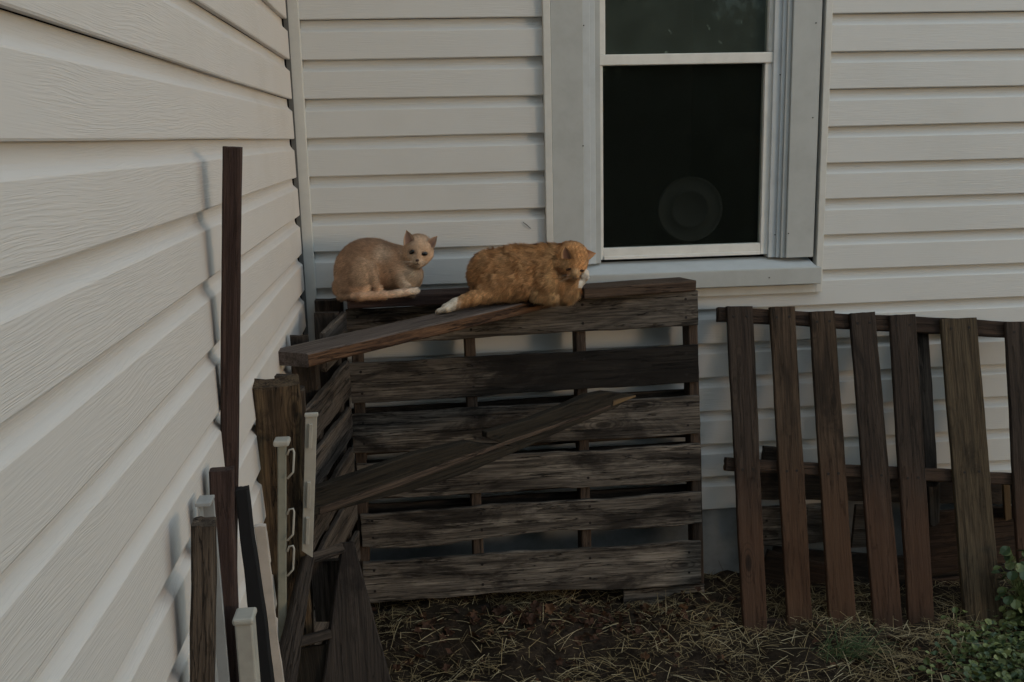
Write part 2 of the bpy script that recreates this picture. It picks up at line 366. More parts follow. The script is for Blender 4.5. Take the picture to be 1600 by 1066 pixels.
# jambs, stepped
mb = MB(); xl = [wi_l, xw(922, .0), xw(930, .01), xw(936, .02)]
mb.box(xl[0]+.0005, xl[1], -.008, .03, SZ+.001, WT-.12, 0, .001); mb.box(xl[1], xl[2], .002, .05, SZ+.001, WT-.12, 0, .001); mb.box(xl[2], xl[3]+.004, .012, .06, SZ+.001, WT-.12, 1, .001)
xr = [xw(1205, .02), xw(1216, .01), xw(1223, .0), wi_r]
mb.box(xr[2], xr[3]-.0005, -.008, .03, SZ+.001, WT-.12, 1, .001); mb.box(xr[1], xr[2], .002, .05, SZ+.001, WT-.12, 0, .001); mb.box(xr[0]-.004, xr[1], .012, .06, SZ+.001, WT-.12, 0, .001)
mb.build('jamb', [M['jamb'], M['casing']], wnd)
gl, gr = xw(942, .03), xw(1191, .03); sl_, sr = xw(935, .026), xw(1204, .026)
zb, zm0, zm1 = zw(384, .03), zw(101, .03), zw(84, .03); zs = zw(402, .026)
mb = MB(); mb.box(sl_, gl, .024, .06, zs, zm1, 0, .002); mb.box(gr, sr, .024, .06, zs, zm1, 0, .002); mb.box(gl, gr, .026, .06, zs, zb, 0, .002); mb.box(sl_-.004, sr+.004, .018, .06, zm0, zm1, 0, .003)
mb.box(gl+.001, gr-.001, .019, .0255, zs-.0, zs+.012, 0, .002)
mb.build('lower_sash', M['sash'], wnd)
mb = MB(); mb.box(sl_, xw(946, .04), .033, .075, zm1+.001, WT-.125, 0, .002); mb.box(xw(1195, .04), sr, .033, .075, zm1+.001, WT-.125, 0, .002); mb.box(sl_, sr, .035, .075, WT-.17, WT-.122, 0, .002)
mb.build('upper_sash', M['sash'], wnd)
def glassmat(name, dust_refl, refl=1.):
    n = N(name); n.t.nodes.remove(n.b)
    tr = n.add('ShaderNodeBsdfTransparent'); tr.inputs[0].default_value = (.8, .82, .8, 1); gls = n.add('ShaderNodeBsdfGlossy'); gls.inputs['Roughness'].default_value = .03
    fr = n.add('ShaderNodeFresnel'); fr.inputs[0].default_value = 1.5; ms = n.add('ShaderNodeMixShader'); n.l(n.math('MULTIPLY', fr.outputs[0], refl), ms.inputs[0]); n.l(tr.outputs[0], ms.inputs[1]); n.l(gls.outputs[0], ms.inputs[2])
    df = n.add('ShaderNodeBsdfDiffuse'); df.inputs[0].default_value = (.26, .32, .27, 1); m2 = n.add('ShaderNodeMixShader')  # green film: dust, plus the upper pane's foliage reflection put into colour
    dn = n.noise(n.coord((4, 4, 4), False), 3, 8, .75); sp = n.noise(n.coord((30, 30, 22), False), 1, 4, .6)
    fac = n.math('ADD', n.ramp(dn, .35, .8, dust_refl*.65, dust_refl), n.ramp(sp, .68, .74, 0, dust_refl*2.5)); n.l(fac, m2.inputs[0]); n.l(ms.outputs[0], m2.inputs[1]); n.l(df.outputs[0], m2.inputs[2]); n.l(m2.outputs[0], n.out.inputs[0]); return n.m
M['glass_low'] = glassmat('dusty lower glass', .022, .3); M['glass_up'] = glassmat('upper glass', .13, .32)
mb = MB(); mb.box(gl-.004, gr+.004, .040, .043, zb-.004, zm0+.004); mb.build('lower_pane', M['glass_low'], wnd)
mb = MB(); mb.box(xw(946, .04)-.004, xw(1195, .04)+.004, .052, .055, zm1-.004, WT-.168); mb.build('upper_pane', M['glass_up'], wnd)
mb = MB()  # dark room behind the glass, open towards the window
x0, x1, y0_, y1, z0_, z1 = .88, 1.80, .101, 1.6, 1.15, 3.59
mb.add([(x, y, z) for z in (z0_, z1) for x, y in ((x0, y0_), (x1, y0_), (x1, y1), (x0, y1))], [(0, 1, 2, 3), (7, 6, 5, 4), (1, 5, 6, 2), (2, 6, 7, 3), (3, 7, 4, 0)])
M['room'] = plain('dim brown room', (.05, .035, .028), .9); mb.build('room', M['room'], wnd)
# screws on the casing
for u, v, y in ((912, 40, -.0145), (911, 228, -.0145), (912, 384, -.0145), (1219, 117, .0015), (1270, 184, -.0185), (1211, 367, .0015), (1202, 434, -.0625), (1275, 36, -.0185), (1232, 365, -.0185)):
    p = PY(u, v, y); mb = MB(); mb.tube([(p[0], y+.001, p[2]), (p[0], y-.0012, p[2])], .0024, 6); mb.build('screw', M['nail'], wnd)
# round dish behind the glass
c0 = PY(1078, 327, .075)
mb = MB(); R1 = PY(1128, 327, .075)[0]-c0[0]
prof2 = [(0, 0), (R1*.52, 0), (R1*.56, -.006), (R1*.60, 0), (R1*.93, .001), (R1, -.008), (R1*1.0, .004), (R1*.5, .008), (0, .008)]
v = []; SG = 48
for r_, d_ in prof2:
    for k in range(SG): a = 2*math.pi*k/SG; v.append((r_*math.cos(a), d_, r_*.98*math.sin(a)))
f = [(i*SG+k, i*SG+(k+1) % SG, (i+1)*SG+(k+1) % SG, (i+1)*SG+k) for i in range(len(prof2)-1) for k in range(SG)]
M['dish'] = plain('smoky dish', (.034, .034, .033), .85, .05, .05, .3, 20)
tag(mk('dish', v, f, M['dish'], None, Matrix.Translation(V3(c0)) , None, True), 'round smoky dish standing just behind the lower window pane', 'dish')
# small twig stuck on the siding
p0 = PY(817, 347, -.004); p1 = PY(829, 357, -.004)
mb = MB(); mb.tube([tuple(p0), tuple((p0+p1)/2+np.array([0, -.002, .001])), tuple(p1)], .0012, 6)
tag(mb.build('twig', M['nail']), 'tiny dark twig stuck to the siding left of the window', 'twig')

# ================================================================= FRONT PALLET
yf = lambda z: -.20+.07*(z-.1)/1.07
pal = empty('wooden_pallet', (.75, -.2, .05), 'weathered grey pallet standing upright beneath the window, both cats on top', 'pallet')
rows = [((540, 484), (545, 540), (1090, 455), (1090, 508), 'pallet'), ((545, 568), (551, 632), (1091, 540), (1091, 597), 'pallet_wet'),
        ((550, 648), (553, 710), (1093, 619), (1093, 678), 'pallet'), ((557, 725), (562, 781), (1094, 694), (1094, 752), 'pallet'),
        ((565, 804), (567, 854), (1095, 769), (1096, 817), 'pallet'), ((567, 879), (571, 940), (1094, 846), (1095, 911), 'pallet')]
for i, (tl, bl, tr, br, mm) in enumerate(rows):
    nl = [(x, y) for x in (.03, .345, .665, .965) for y in (.55, -.5)]
    ol = None
    if i == 4: ol = lambda t: (-.004*math.sin(t*9)-.006*math.exp(-((t-.2)/.15)**2)-.010*math.exp(-((t-.1)/.1)**2), 0)
    if i == 5: ol = lambda t: (.006*math.sin(t*6)-.010*math.exp(-((t-.1)/.2)**2), 0)
    o = slat_px('slat', yf, tl, bl, tr, br, .017, M[mm], pal, nails=nl, rag=.003+.002*(i > 2), outline=ol, seed=i*3.7+1, seg=90)
    if i == 1: tag(o, 'slat with dark wet stain along its right half')
for u0, u1, v0, v1 in ((548, 566, 480, 935), (724, 748, 476, 925), (898, 920, 468, 918), (1073, 1091, 458, 912)):
    du = 14 if u0 < 700 else (18 if u0 < 800 else 12)
    a_ = PY((u0+u0+14)/2+1, v0, yf(1.15)+.018); b_ = PY((u0+u0+14)/2+1+du, v1, yf(.12)+.018)
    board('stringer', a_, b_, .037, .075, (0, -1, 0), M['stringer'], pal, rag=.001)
bk = lambda z: yf(z)+.094
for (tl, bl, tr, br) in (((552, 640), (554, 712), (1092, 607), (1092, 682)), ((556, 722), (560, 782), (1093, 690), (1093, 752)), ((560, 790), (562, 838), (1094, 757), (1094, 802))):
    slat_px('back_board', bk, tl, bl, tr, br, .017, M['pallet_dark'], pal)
slat_px('foot_board', lambda z: -.175, (978, 924), (980, 975), (1098, 914), (1099, 965), .02, M['pallet'], pal, rag=.006, jag=.02)
slat_px('foot_board', lambda z: -.175, (590, 956), (592, 1000), (762, 946), (764, 990), .02, M['pallet_dark'], pal, rag=.006, jag=.02)

# board lying on top at the back, short board on the right
def Pz(u, v, z): return PZ(u, v, z)
bt = board('board', (.155, -.155, 1.207), (.865, -.150, 1.212), .12, .036, (0, 0, 1), M['maroon'], rag=.002)
tag(bt, 'dark maroon board lying along the wall on the pallet top, pale cat sitting on it', 'board')
bt.name = 'wall_board'
sb = board('offcut', PZ(910, 459, 1.19)+np.array([0, .03, .022]), PZ(1077, 448, 1.19)+np.array([0, .03, .022]), .085, .036, (0, -.05, 1), M['offcut'], rag=.003, cut1=-.03)
tag(sb, 'short reddish brown board offcut on top of the pallet right of the orange cat', 'board offcut')
# long plank from near left to the pallet top
A0 = PZ(480, 553, 1.152); A1 = PZ(418, 547, 1.152); B0 = PZ(842, 468, 1.178); dirp = (B0-A0)/np.linalg.norm(B0-A0)
side = np.array([-dirp[1], dirp[0], 0]); side /= np.linalg.norm(side); Wp = .128
p0 = A0+side*Wp/2-dirp*.02; p1 = B0+side*Wp/2+dirp*.06
pl = board('long_plank', p0, p1, Wp, .038, (0, 0, 1), M['plank'], rag=.0018, edge=M['plank_edge'], cut0=-.045)
tag(pl, 'long grey brown plank sloping up from the left, under the orange cat', 'plank')

# ================================================================= SIDE PALLET (edge of the bin, running towards the camera)
sp = empty('wooden_pallet', (.1, -.5, .05), 'upright pallet seen nearly edge-on at the left, below the long plank', 'pallet')
sa, sbp = np.array([.150, -.235]), np.array([.055, -.90]); sdv = (sbp-sa)/np.linalg.norm(sbp-sa); snn = (-sdv[1]*1., sdv[0]*1.)
snn = (abs(sdv[1]), -abs(sdv[0]) if sdv[0] > 0 else sdv[0]); snn = np.array([-sdv[1], sdv[0]])
if snn[0] < 0: snn = -snn
def sidept(t, z, off=0): q = sa+(sbp-sa)*t+snn*off; return np.array([q[0], q[1], z])
zz_ = [(1.045, 1.165), (.885, 1.00), (.745, .85), (.60, .705), (.45, .56), (.31, .41), (.16, .26)]
for i, (z0_, z1) in enumerate(zz_):
    t1 = .45 if i == 0 else (1.0 if i not in (1,) else 1.03)
    board('slat', sidept(-.0, (z0_+z1)/2), sidept(t1, (z0_+z1)/2-.006), z1-z0_, .017, (snn[0], snn[1], 0), M['grayboard'], sp, rag=.005, jag=.015)
for t, zt in ((.05, 1.17), (.5, 1.10), (.93, 1.105)):
    board('stringer', sidept(t, zt, -.018), sidept(t, .03, -.018), .04, .075, (snn[0], snn[1], 0), M['pallet_dark'], sp)
sk = PY(467, 527, -.60); sk = board('stake', sk, (sk[0], sk[1], 0), .052, .03, (.1, -1, 0), M['pallet_dark'], rag=.003, jag=.006)
tag(sk, 'dark wooden stake whose top just shows behind the lower end of the long plank', 'stake')
# dark corner post
pc0 = PY(513, 472, -.10); pc = board('corner_post', (pc0[0], -.09, pc0[2]), (pc0[0]+.004, -.09, 0), .092, .06, (0, -1, 0), M['pallet_dark'], rag=.003)
tag(pc, 'dark stubby post in the house corner behind the long plank, left of the pale cat', 'post')

# ================================================================= DIAGONAL NOTCHED PLANK
a = PY(497, 785, -.86); b = PY(992, 617, -.235)
def P3(u, v, t): return PY(u, v, -.86+(.625)*t)
poly = [(486, 766, -.02), (560, 737, .13), (640, 706, .29), (690, 694, .39), (722, 686, .46), (748, 691, .51), (790, 694, .59), (773, 689, .56), (751, 681, .515), (752, 672, .515), (820, 653, .65), (872, 634, .75), (912, 616, .84), (942, 611, .90), (992, 617, 1.), (960, 636, .94), (880, 668, .77), (800, 702, .61), (720, 736, .45), (640, 762, .29), (560, 785, .13), (488, 808, -.02)]
fr = [P3(*q) for q in poly]; dx = (b-a)/np.linalg.norm(b-a)
nrm = np.cross(dx, [0, 0, 1.]); nrm /= np.linalg.norm(nrm)
if nrm[1] > 0: nrm = -nrm
mat_, L_ = frame(fr[0], fr[0]+dx, nrm); inv = mat_.inverted()
loc = [inv @ V3(q) for q in fr]; loc = [(q.x, q.y, 0) for q in loc]
bm = bmesh.new(); vs = [bm.verts.new(q) for q in loc]; fc = bm.faces.new(vs); fc.normal_update()
if fc.normal.z < 0: fc.normal_flip()
ex = bmesh.ops.extrude_face_region(bm, geom=[fc])
for q in ex['geom']:
    if isinstance(q, bmesh.types.BMVert): q.co.z -= .030
bmesh.ops.recalc_face_normals(bm, faces=bm.faces[:])
bmesh.ops.triangulate(bm, faces=[f for f in bm.faces if len(f.verts) > 4])
for f in bm.faces:
    cxx = f.calc_center_median().x
me = bpy.data.meshes.new('leaning_plank'); bm.to_mesh(me); bm.free(); me.materials.append(M['darkplank'])
dp = bpy.data.objects.new('leaning_plank', me); COL.objects.link(dp); dp.matrix_basis = mat_
bvm = dp.modifiers.new('b', 'BEVEL'); bvm.width = .003; bvm.segments = 2
tag(dp, 'dark damp notched plank leaning slantwise across the front of the upright pallet', 'plank')
def onp(u, v, t): q = inv @ V3(P3(u, v, t)); q.z = 0; return np.array(mat_ @ q)
eg = board('edge', onp(500, 798, .0)+nrm*.0025, onp(948, 633, .92)+nrm*.0025, .022, .006, nrm, M['stringer'], dp, W1=.008, rag=.002); tag(eg, 'paler split lower edge')
tipo = board('tip', onp(952, 628, .935)+nrm*.003, onp(990, 618.5, 1.)+nrm*.003, .018, .004, nrm, M['orange_wood'], dp, W1=.006, rag=.001)
tag(tipo, 'tan freshly split tip')

# ================================================================= POSTS AND SCRAPS AT THE LEFT WALL
def stand(name, top, bot, wpx, T, mat, label, cat, n=(.12, -1, 0), y=None, **kw):
    """upright piece given by the px centres of its top and of a lower point, at depths y=(ytop, ybottom); runs on to the ground"""
    a = PY(top[0], top[1], y[0]); b = PY(bot[0], bot[1], y[1]); d = (b-a); k = (a[2]-.0)/(a[2]-b[2]) if a[2] > .05 else 1
    e = a+d*k
    W = wpx/FOC*((a-CAM)@CF)
    o = board(name, a, e, W, T, n, mat, None, **kw); tag(o, label, cat); return o
pt = PX(363, 231, .064); pb = PY(358, 740, pt[1]+.02)
e = pt+(pb-pt)*(pt[2]/(pt[2]-pb[2]))
o = board('tall_post', pt, e, .0345, .036, (.15, -1, 0), M['maroon'], rag=.0006, jag=.001); tag(o, 'tall thin maroon post, by far the tallest piece leaning on the side wall', 'post')
stand('post', (346.5, 738), (353, 1066), 38, .038, M['maroon'], 'reddish brown post directly in front of the tall thin post', 'post', y=(-1.80, -1.84))
stand('post', (316, 824), (316, 1066), 38, .05, M['post'], 'weathered short post with vertical grain, leftmost of the wooden posts', 'post', y=(-2.06, -2.08))
stand('board', (378, 767), (413, 1066), 19, .05, M['black'], 'black painted board leaning beside the reddish brown post', 'board', y=(-1.64, -1.70), W1=.046)
stand('timber', (431, 609), (447, 900), 74, .06, M['timber'], 'thick split timber with cracked tan top behind the vinyl rail', 'timber', y=(-1.22, -1.12), rag=.006, jag=.012)
stand('batten', (470, 612), (478, 800), 14, .03, M['pallet_dark'], 'narrow dark batten just right of the thick split timber', 'batten', y=(-1.12, -1.04))
stand('vinyl_strip', (406, 824), (428, 1010), 19, .012, M['pvc_pink'], 'plain off-white vinyl strip leaning left of the looped rail', 'vinyl strip', y=(-1.46, -1.40))
fl = MB()
p = PX(320, 780, .024)
fl.box(p[0]-.012, p[0]+.012, p[1]-.02, p[1]+.02, p[2]-.006, p[2], 0, .001); fl.box(p[0]-.009, p[0]+.011, p[1]+.012, p[1]+.02, 0., p[2]-.006, 0, .001); fl.box(p[0]-.009, p[0]-.006, p[1]-.018, p[1]+.011, .0, p[2]-.006, 0)
tag(fl.build('flashing', M['metal']), 'short grey metal channel between the side wall and the reddish brown post', 'flashing')
# white capped vinyl post
p = PY(382, 958, -1.86); pw = 27/FOC*((p-CAM)@CF)
cp = empty('vinyl_post', (p[0], p[1], 0), 'short off-white vinyl post with a flat cap, nearest the camera', 'vinyl post')
mb = MB(); mb.box(p[0]-pw/2, p[0]+pw/2, p[1]-.02, p[1]+.02, -.02, p[2]-.004, 0, .003); mb.build('shaft', M['pvc'], cp)
mb = MB(); mb.box(p[0]-pw/2-.003, p[0]+pw/2+.003, p[1]-.024, p[1]+.024, p[2]-.012, p[2], 0, .004); mb.build('cap', M['pvc'], cp)
# vinyl rail with loops
a = PY(440.5, 692, -1.26); b = PY(441, 935, -1.20); e = a+(b-a)*(a[2]/(a[2]-b[2]))
rl = empty('vinyl_rail', (e[0], e[1], 0), 'greenish white vinyl rail with three open loops on its right side', 'vinyl rail')
W = 14/FOC*((a-CAM)@CF)
board('shaft', a, e, W, .016, (.1, -1, 0), M['pvc_rail'], rl, rag=.0004, jag=0)
mb = MB(); mb.box(a[0]-.018, a[0]+.017, a[1]-.014, a[1]+.026, a[2]-.006, a[2]+.008, 0, .004); mb.build('cap', M['pvc'], rl)
for v0, v1 in ((703, 748), (796, 845), (854, 900)):
    yy = a[1]+(b[1]-a[1])*(v0-692)/243
    pts = [PY(449, v0+8, yy), PY(452, v0, yy), PY(458, v0-1, yy), PY(459.5, v0+4, yy), PY(458, v1-10, yy), PY(449, v1, yy)]
    mb = MB(); mb.tube([tuple(q) for q in pts], .0025, 8); mb.build('loop', M['pvc'], rl, smooth=True)
# vinyl strip with clips
a = PY(486.5, 650, -1.22); b = PY(480, 866, -1.16)
stp = empty('vinyl_strip', (b[0], b[1], b[2]), 'pale vinyl strip carrying three raised clips, right of the looped rail', 'vinyl strip')
W = 18/FOC*((a-CAM)@CF); board('strip', a, b, W, .008, (.1, -1, 0), M['pvc'], stp, rag=.0003, jag=0, cut1=.02)
mb = MB(); mb.box(a[0]-W/2-.002, a[0]+W/2+.002, a[1]-.004, a[1]+.01, a[2]-.002, a[2]+.006, 0, .0015); mb.build('cap', M['pvc'], stp)
for v0, v1 in ((662, 697), (750, 790), (806, 848)):
    t0 = (v0-650)/216; t1 = (v1-650)/216; board('clip', a+(b-a)*t0+np.array([.0, -.008, 0]), a+(b-a)*t1+np.array([.0, -.008, 0]), .0085, .009, (.1, -1, 0), M['pvc'], stp, rag=0., jag=0)

# wooden frame lying on its end, bottom left
fq = empty('wooden_trestle', (.1, -.75, 0), 'dark boxy wooden trestle with tapering side boards, bottom left by the straw', 'wooden frame')
def quad(name, c, T, mat, par, n):
    c = [np.array(q) for q in c]
    p0 = (c[0]+c[1])/2; p1 = (c[2]+c[3])/2
    return board(name, p0, p1, float(np.linalg.norm(c[0]-c[1])), T, n, mat, par, W1=float(np.linalg.norm(c[2]-c[3])), rag=.002)
quad('side_board', [PY(536, 850, -1.06), PY(552, 848, -1.04), PY(503, 1090, -1.20), PY(612, 1090, -1.14)], .03, M['trestle'], fq, (.2, -1, .3))
quad('side_board', [PY(474, 872, -1.14), PY(492, 870, -1.14), PY(420, 1090, -1.32), PY(462, 1090, -1.32)], .03, M['trestle'], fq, (.4, -1, .3))
quad('crosspiece', [PY(480, 866, -1.13), PY(484, 882, -1.13), PY(541, 846, -1.05), PY(541, 862, -1.05)], .03, M['pallet_dark'], fq, (0, -1, .4))
quad('crosspiece', [PY(447, 1003, -1.24), PY(451, 1017, -1.24), PY(522, 982, -1.12), PY(522, 996, -1.12)], .03, M['pallet_dark'], fq, (0, -1, .4))
quad('inner_board', [PY(488, 884, -1.06), PY(530, 872, -1.00), PY(500, 965, -1.04), PY(530, 975, -1.00)], .015, M['grayboard'], fq, (0, -1, .2))
quad('inner_board', [PY(455, 1022, -1.16), PY(515, 1004, -1.10), PY(470, 1090, -1.18), PY(520, 1090, -1.14)], .015, M['darkplank'], fq, (0, -1, .2))

# ================================================================= RIGHT PALLETS
yr = lambda z: -.09-.30*(1.12-z)/1.12
yr2 = lambda z: yr(z)+.02
rp = empty('wooden_pallet', (1.9, -.38, 0), 'reddish brown pallet with tall vertical slats leaning on the wall right of the window', 'pallet')
RSL = [((1136, 480), (1177, 478.5), (1163, 1005), (1200, 1002), 'redwood_b'), ((1203, 480), (1242, 480), (1233, 1010), (1272, 1006), 'redwood_c'), ((1266, 487), (1305, 487), (1299, 1010), (1341, 1008), 'redwood_c'),
       ((1329, 489), (1368, 489.5), (1369, 1012), (1414, 1014), 'redwood_b'), ((1390, 492), (1431, 493), (1424, 1018), (1464, 1016), 'redwood_b'), ((1471, 498), (1527, 498), (1510, 995), (1568, 988), 'redwood_tan'), ((1572, 503), (1620, 505), (1598, 1010), (1650, 1010), 'redwood_b')]
for i, (tl, tr, bl, br, mm) in enumerate(RSL):
    slat_px('slat', yr, tr, tl, br, bl, .018, M[mm], rp, rag=.0015, seed=i*5.1+2, nails=[(.03, .5), (.03, -.5), (.49, .4), (.49, -.4)], seg=50)
slat_px('rail', yr2, (1124, 480), (1124, 502), (1640, 505), (1640, 531), .035, M['redwood'], rp)
slat_px('rail', yr2, (1136, 716), (1136, 736), (1640, 742), (1640, 762), .035, M['redwood'], rp)
slat_px('rail', yr2, (1170, 968), (1170, 990), (1640, 968), (1640, 990), .035, M['redwood'], rp)
yb = lambda z: yr(z)+.062
slat_px('back_slat', yb, (1452, 512), (1431, 512), (1466, 760), (1447, 760), .016, M['pallet_dark'], rp)
slat_px('back_slat', yb, (1300, 960), (1260, 960), (1302, 990), (1262, 990), .016, M['redwood'], rp)
# broken low pallet behind it
lp = empty('wooden_pallet', (1.9, -.1, 0), 'low broken pallet with horizontal boards, hidden behind the reddish leaning pallet', 'pallet')
yl = lambda z: -.085
slat_px('slat', yl, (1190, 792), (1190, 854), (1262, 792), (1262, 850), .018, M['pallet'], lp, rag=.004, jag=.012, nails=[(.1, .3), (.1, -.5)])
slat_px('slat', yl, (1260, 792), (1262, 850), (1300, 796), (1300, 846), .018, M['pallet'], lp, rag=.004)
slat_px('slat', yl, (1335, 790), (1335, 856), (1372, 790), (1372, 856), .018, M['grayboard'], lp, rag=.004)
slat_px('slat', yl, (1195, 862), (1195, 950), (1300, 886), (1300, 960), .018, M['redwood'], lp, rag=.005, jag=.02)
slat_px('slat', yl, (1445, 800), (1445, 900), (1640, 790), (1640, 870), .018, M['redwood'], lp, rag=.006)
slat_px('slat', yl, (1445, 905), (1445, 985), (1600, 895), (1600, 970), .018, M['redwood'], lp, rag=.006)
slat_px('slat', yl, (1195, 700), (1195, 722), (1215, 702), (1215, 722), .03, M['pallet_dark'], lp, rag=.002)
slat_px('slat', lambda z: -.05, (1185, 738), (1185, 780), (1640, 745), (1640, 790), .018, M['pallet_dark'], lp, rag=.003)
slat_px('slat', lambda z: -.05, (1200, 856), (1200, 1000), (1640, 890), (1640, 1000), .018, M['pallet_dark'], lp, rag=.003)
for u in (1568, 1582):
    slat_px('upright', lambda z: -.12, (u+10, 752), (u, 752), (u+13, 812), (u+3, 812), .015, M['orange_wood'] if u == 1568 else M['grayboard'], lp, rag=.001)
slat_px('upright', lambda z: -.11, (1469, 760), (1451, 760), (1468, 815), (1454, 818), .015, M['grayboard'], lp, rag=.002, jag=.02)
# ================================================================= CATS (smooth-blended implicit bodies, fur as short blades)
SC = FOC/3.34                    # photo px per metre at the cats
class Sdf:
    """smooth union of ellipsoids and tapered capsules, then smooth subtraction; coordinates: u, v in px-sized units, d = depth towards the wall (same units)"""
    def __init__(s, y0, ref): s.S = []; s.y0 = y0; s.ref = ref; s.o = PY(ref[0], ref[1], y0); s.prim = []
    def W(s, u, v, d=0):         # local -> world (true metric frame at the cat)
        return PY(u, v, s.y0+d/SC)
    def loc(s, P):
        P = np.asarray(P); return np.stack([(P[:, 0]-s.o[0])*SC+s.ref[0], s.ref[1]-(P[:, 2]-s.o[2])*SC, (P[:, 1]-s.y0)*SC], 1)
    def ell(s, c, r, rot=0., k=5., yaw=0.):
        a = math.radians(rot); ca, sa = math.cos(a), math.sin(a); R = np.array([[ca, sa, 0], [-sa, ca, 0], [0, 0, 1.]])
        b = math.radians(yaw); cb, sb_ = math.cos(b), math.sin(b); R = R @ np.array([[cb, 0, sb_], [0, 1, 0], [-sb_, 0, cb]])
        s.prim.append(('e', np.array(c, float), np.array(r, float), R, k))
    def cap(s, a, b, ra, rb, k=3.): s.prim.append(('c', np.array(a, float), np.array(b, float), ra, rb, k))
    def sub(s, c, r, k=1.5): s.S.append((np.array(c, float), np.array(r, float), k))
    def f(s, Q):
        D = None
        for p in s.prim:
            if p[0] == 'e':
                q = (Q-p[1]) @ p[3].T; k0 = np.linalg.norm(q/p[2], axis=1); k1 = np.linalg.norm(q/p[2]**2, axis=1)+1e-9; d = k0*(k0-1)/k1; k = p[4]
            else:
                ab = p[2]-p[1]; t = np.clip(((Q-p[1]) @ ab)/(ab @ ab), 0, 1); d = np.linalg.norm(Q-p[1]-t[:, None]*ab, axis=1)-(p[3]+(p[4]-p[3])*t); k = p[5]
            if D is None: D = d
            else:
                h = np.clip(.5+.5*(D-d)/k, 0, 1); D = D+(d-D)*h-k*h*(1-h)
        for c, r, k in s.S:
            q = Q-c; k0 = np.linalg.norm(q/r, axis=1); k1 = np.linalg.norm(q/r**2, axis=1)+1e-9; d = -k0*(k0-1)/k1
            h = np.clip(.5-.5*(D-d)/k, 0, 1); D = D+(d-D)*h+k*h*(1-h)
        return D
    def grad(s, Q, e=.25):
        g = np.stack([s.f(Q+e*np.eye(3)[i])-s.f(Q-e*np.eye(3)[i]) for i in range(3)], 1); return g/(np.linalg.norm(g, axis=1, keepdims=True)+1e-9)
    def surf(s, u, v, d0=-90., off=0.):       # first surface hit going away from the viewer
        q = np.array([[u, v, d0]], float)
        for _ in range(160): q[0, 2] += max(.08, .7*abs(float(s.f(q)[0]))) if s.f(q)[0] > .05 else 0
        return np.array([u, v, q[0, 2]-off])
    def mesh(s, voxel):
        bm = bmesh.new()
        for p in s.prim:
            if p[0] == 'e':
                m = Matrix(p[3].T.tolist()).to_4x4() @ Matrix.Diagonal((*p[2], 1)); m.translation = Vector(p[1]); bmesh.ops.create_icosphere(bm, subdivisions=3, radius=1, matrix=m)
            else:
                n_ = max(2, int(np.linalg.norm(p[2]-p[1])/(.35*min(p[3], p[4])+.4)))
                for i in range(n_+1):
                    t = i/n_; bmesh.ops.create_icosphere(bm, subdivisions=2, radius=p[3]+(p[4]-p[3])*t, matrix=Matrix.Translation(Vector(p[1]+(p[2]-p[1])*t)))
        me = bpy.data.meshes.new('t'); bm.to_mesh(me); bm.free(); ob = bpy.data.objects.new('t', me); COL.objects.link(ob)
        md = ob.modifiers.new('r', 'REMESH'); md.mode = 'VOXEL'; md.voxel_size = voxel
        ev = ob.evaluated_get(bpy.context.evaluated_depsgraph_get()); m2 = ev.to_mesh()
        Q = np.empty(len(m2.vertices)*3); m2.vertices.foreach_get('co', Q); Q = Q.reshape(-1, 3); F = [tuple(p.vertices) for p in m2.polygons]; ev.to_mesh_clear(); bpy.data.objects.remove(ob); bpy.data.meshes.remove(me)
        # laplacian relax + projection to the blended surface
        E_ = np.array([(a, b) for q in F for a, b in zip(q, q[1:]+q[:1])]); 
        for it in range(14):
            if it < 8:
                A = np.zeros_like(Q); c = np.zeros(len(Q)); np.add.at(A, E_[:, 0], Q[E_[:, 1]]); np.add.at(c, E_[:, 0], 1); Q = Q*.5+.5*A/np.maximum(c, 1)[:, None]
            d = s.f(Q); Q = Q-s.grad(Q)*np.clip(d, -2, 2)[:, None]*.9
        return Q, F
def lerp(a, b, t): t = t[:, None]; return a*(1-t)+b*t
def blob(Q, c, r, soft=.35):
    e = np.sqrt((((Q[:, :len(c)]-np.array(c))/np.array(r))**2).sum(1)); return np.clip((1+soft-e)/(2*soft), 0, 1)
def setcol(me, colors):
    a = me.color_attributes.new('Col', 'FLOAT_COLOR', 'POINT'); a.data.foreach_set('color', np.concatenate([colors, np.ones((len(colors), 1))], 1).astype(np.float32).ravel())
def furmat(name):
    n = N(name); at = n.add('ShaderNodeAttribute', attribute_name='Col'); n.l(at.outputs['Color'], n.b.inputs['Base Color']); n.b.inputs['Roughness'].default_value = .85
    n.b.inputs['Specular IOR Level'].default_value = .12; n.b.inputs['Sheen Weight'].default_value = .08; n.b.inputs['Sheen Roughness'].default_value = .6
    return n.m
M['fur'] = furmat('cat fur')
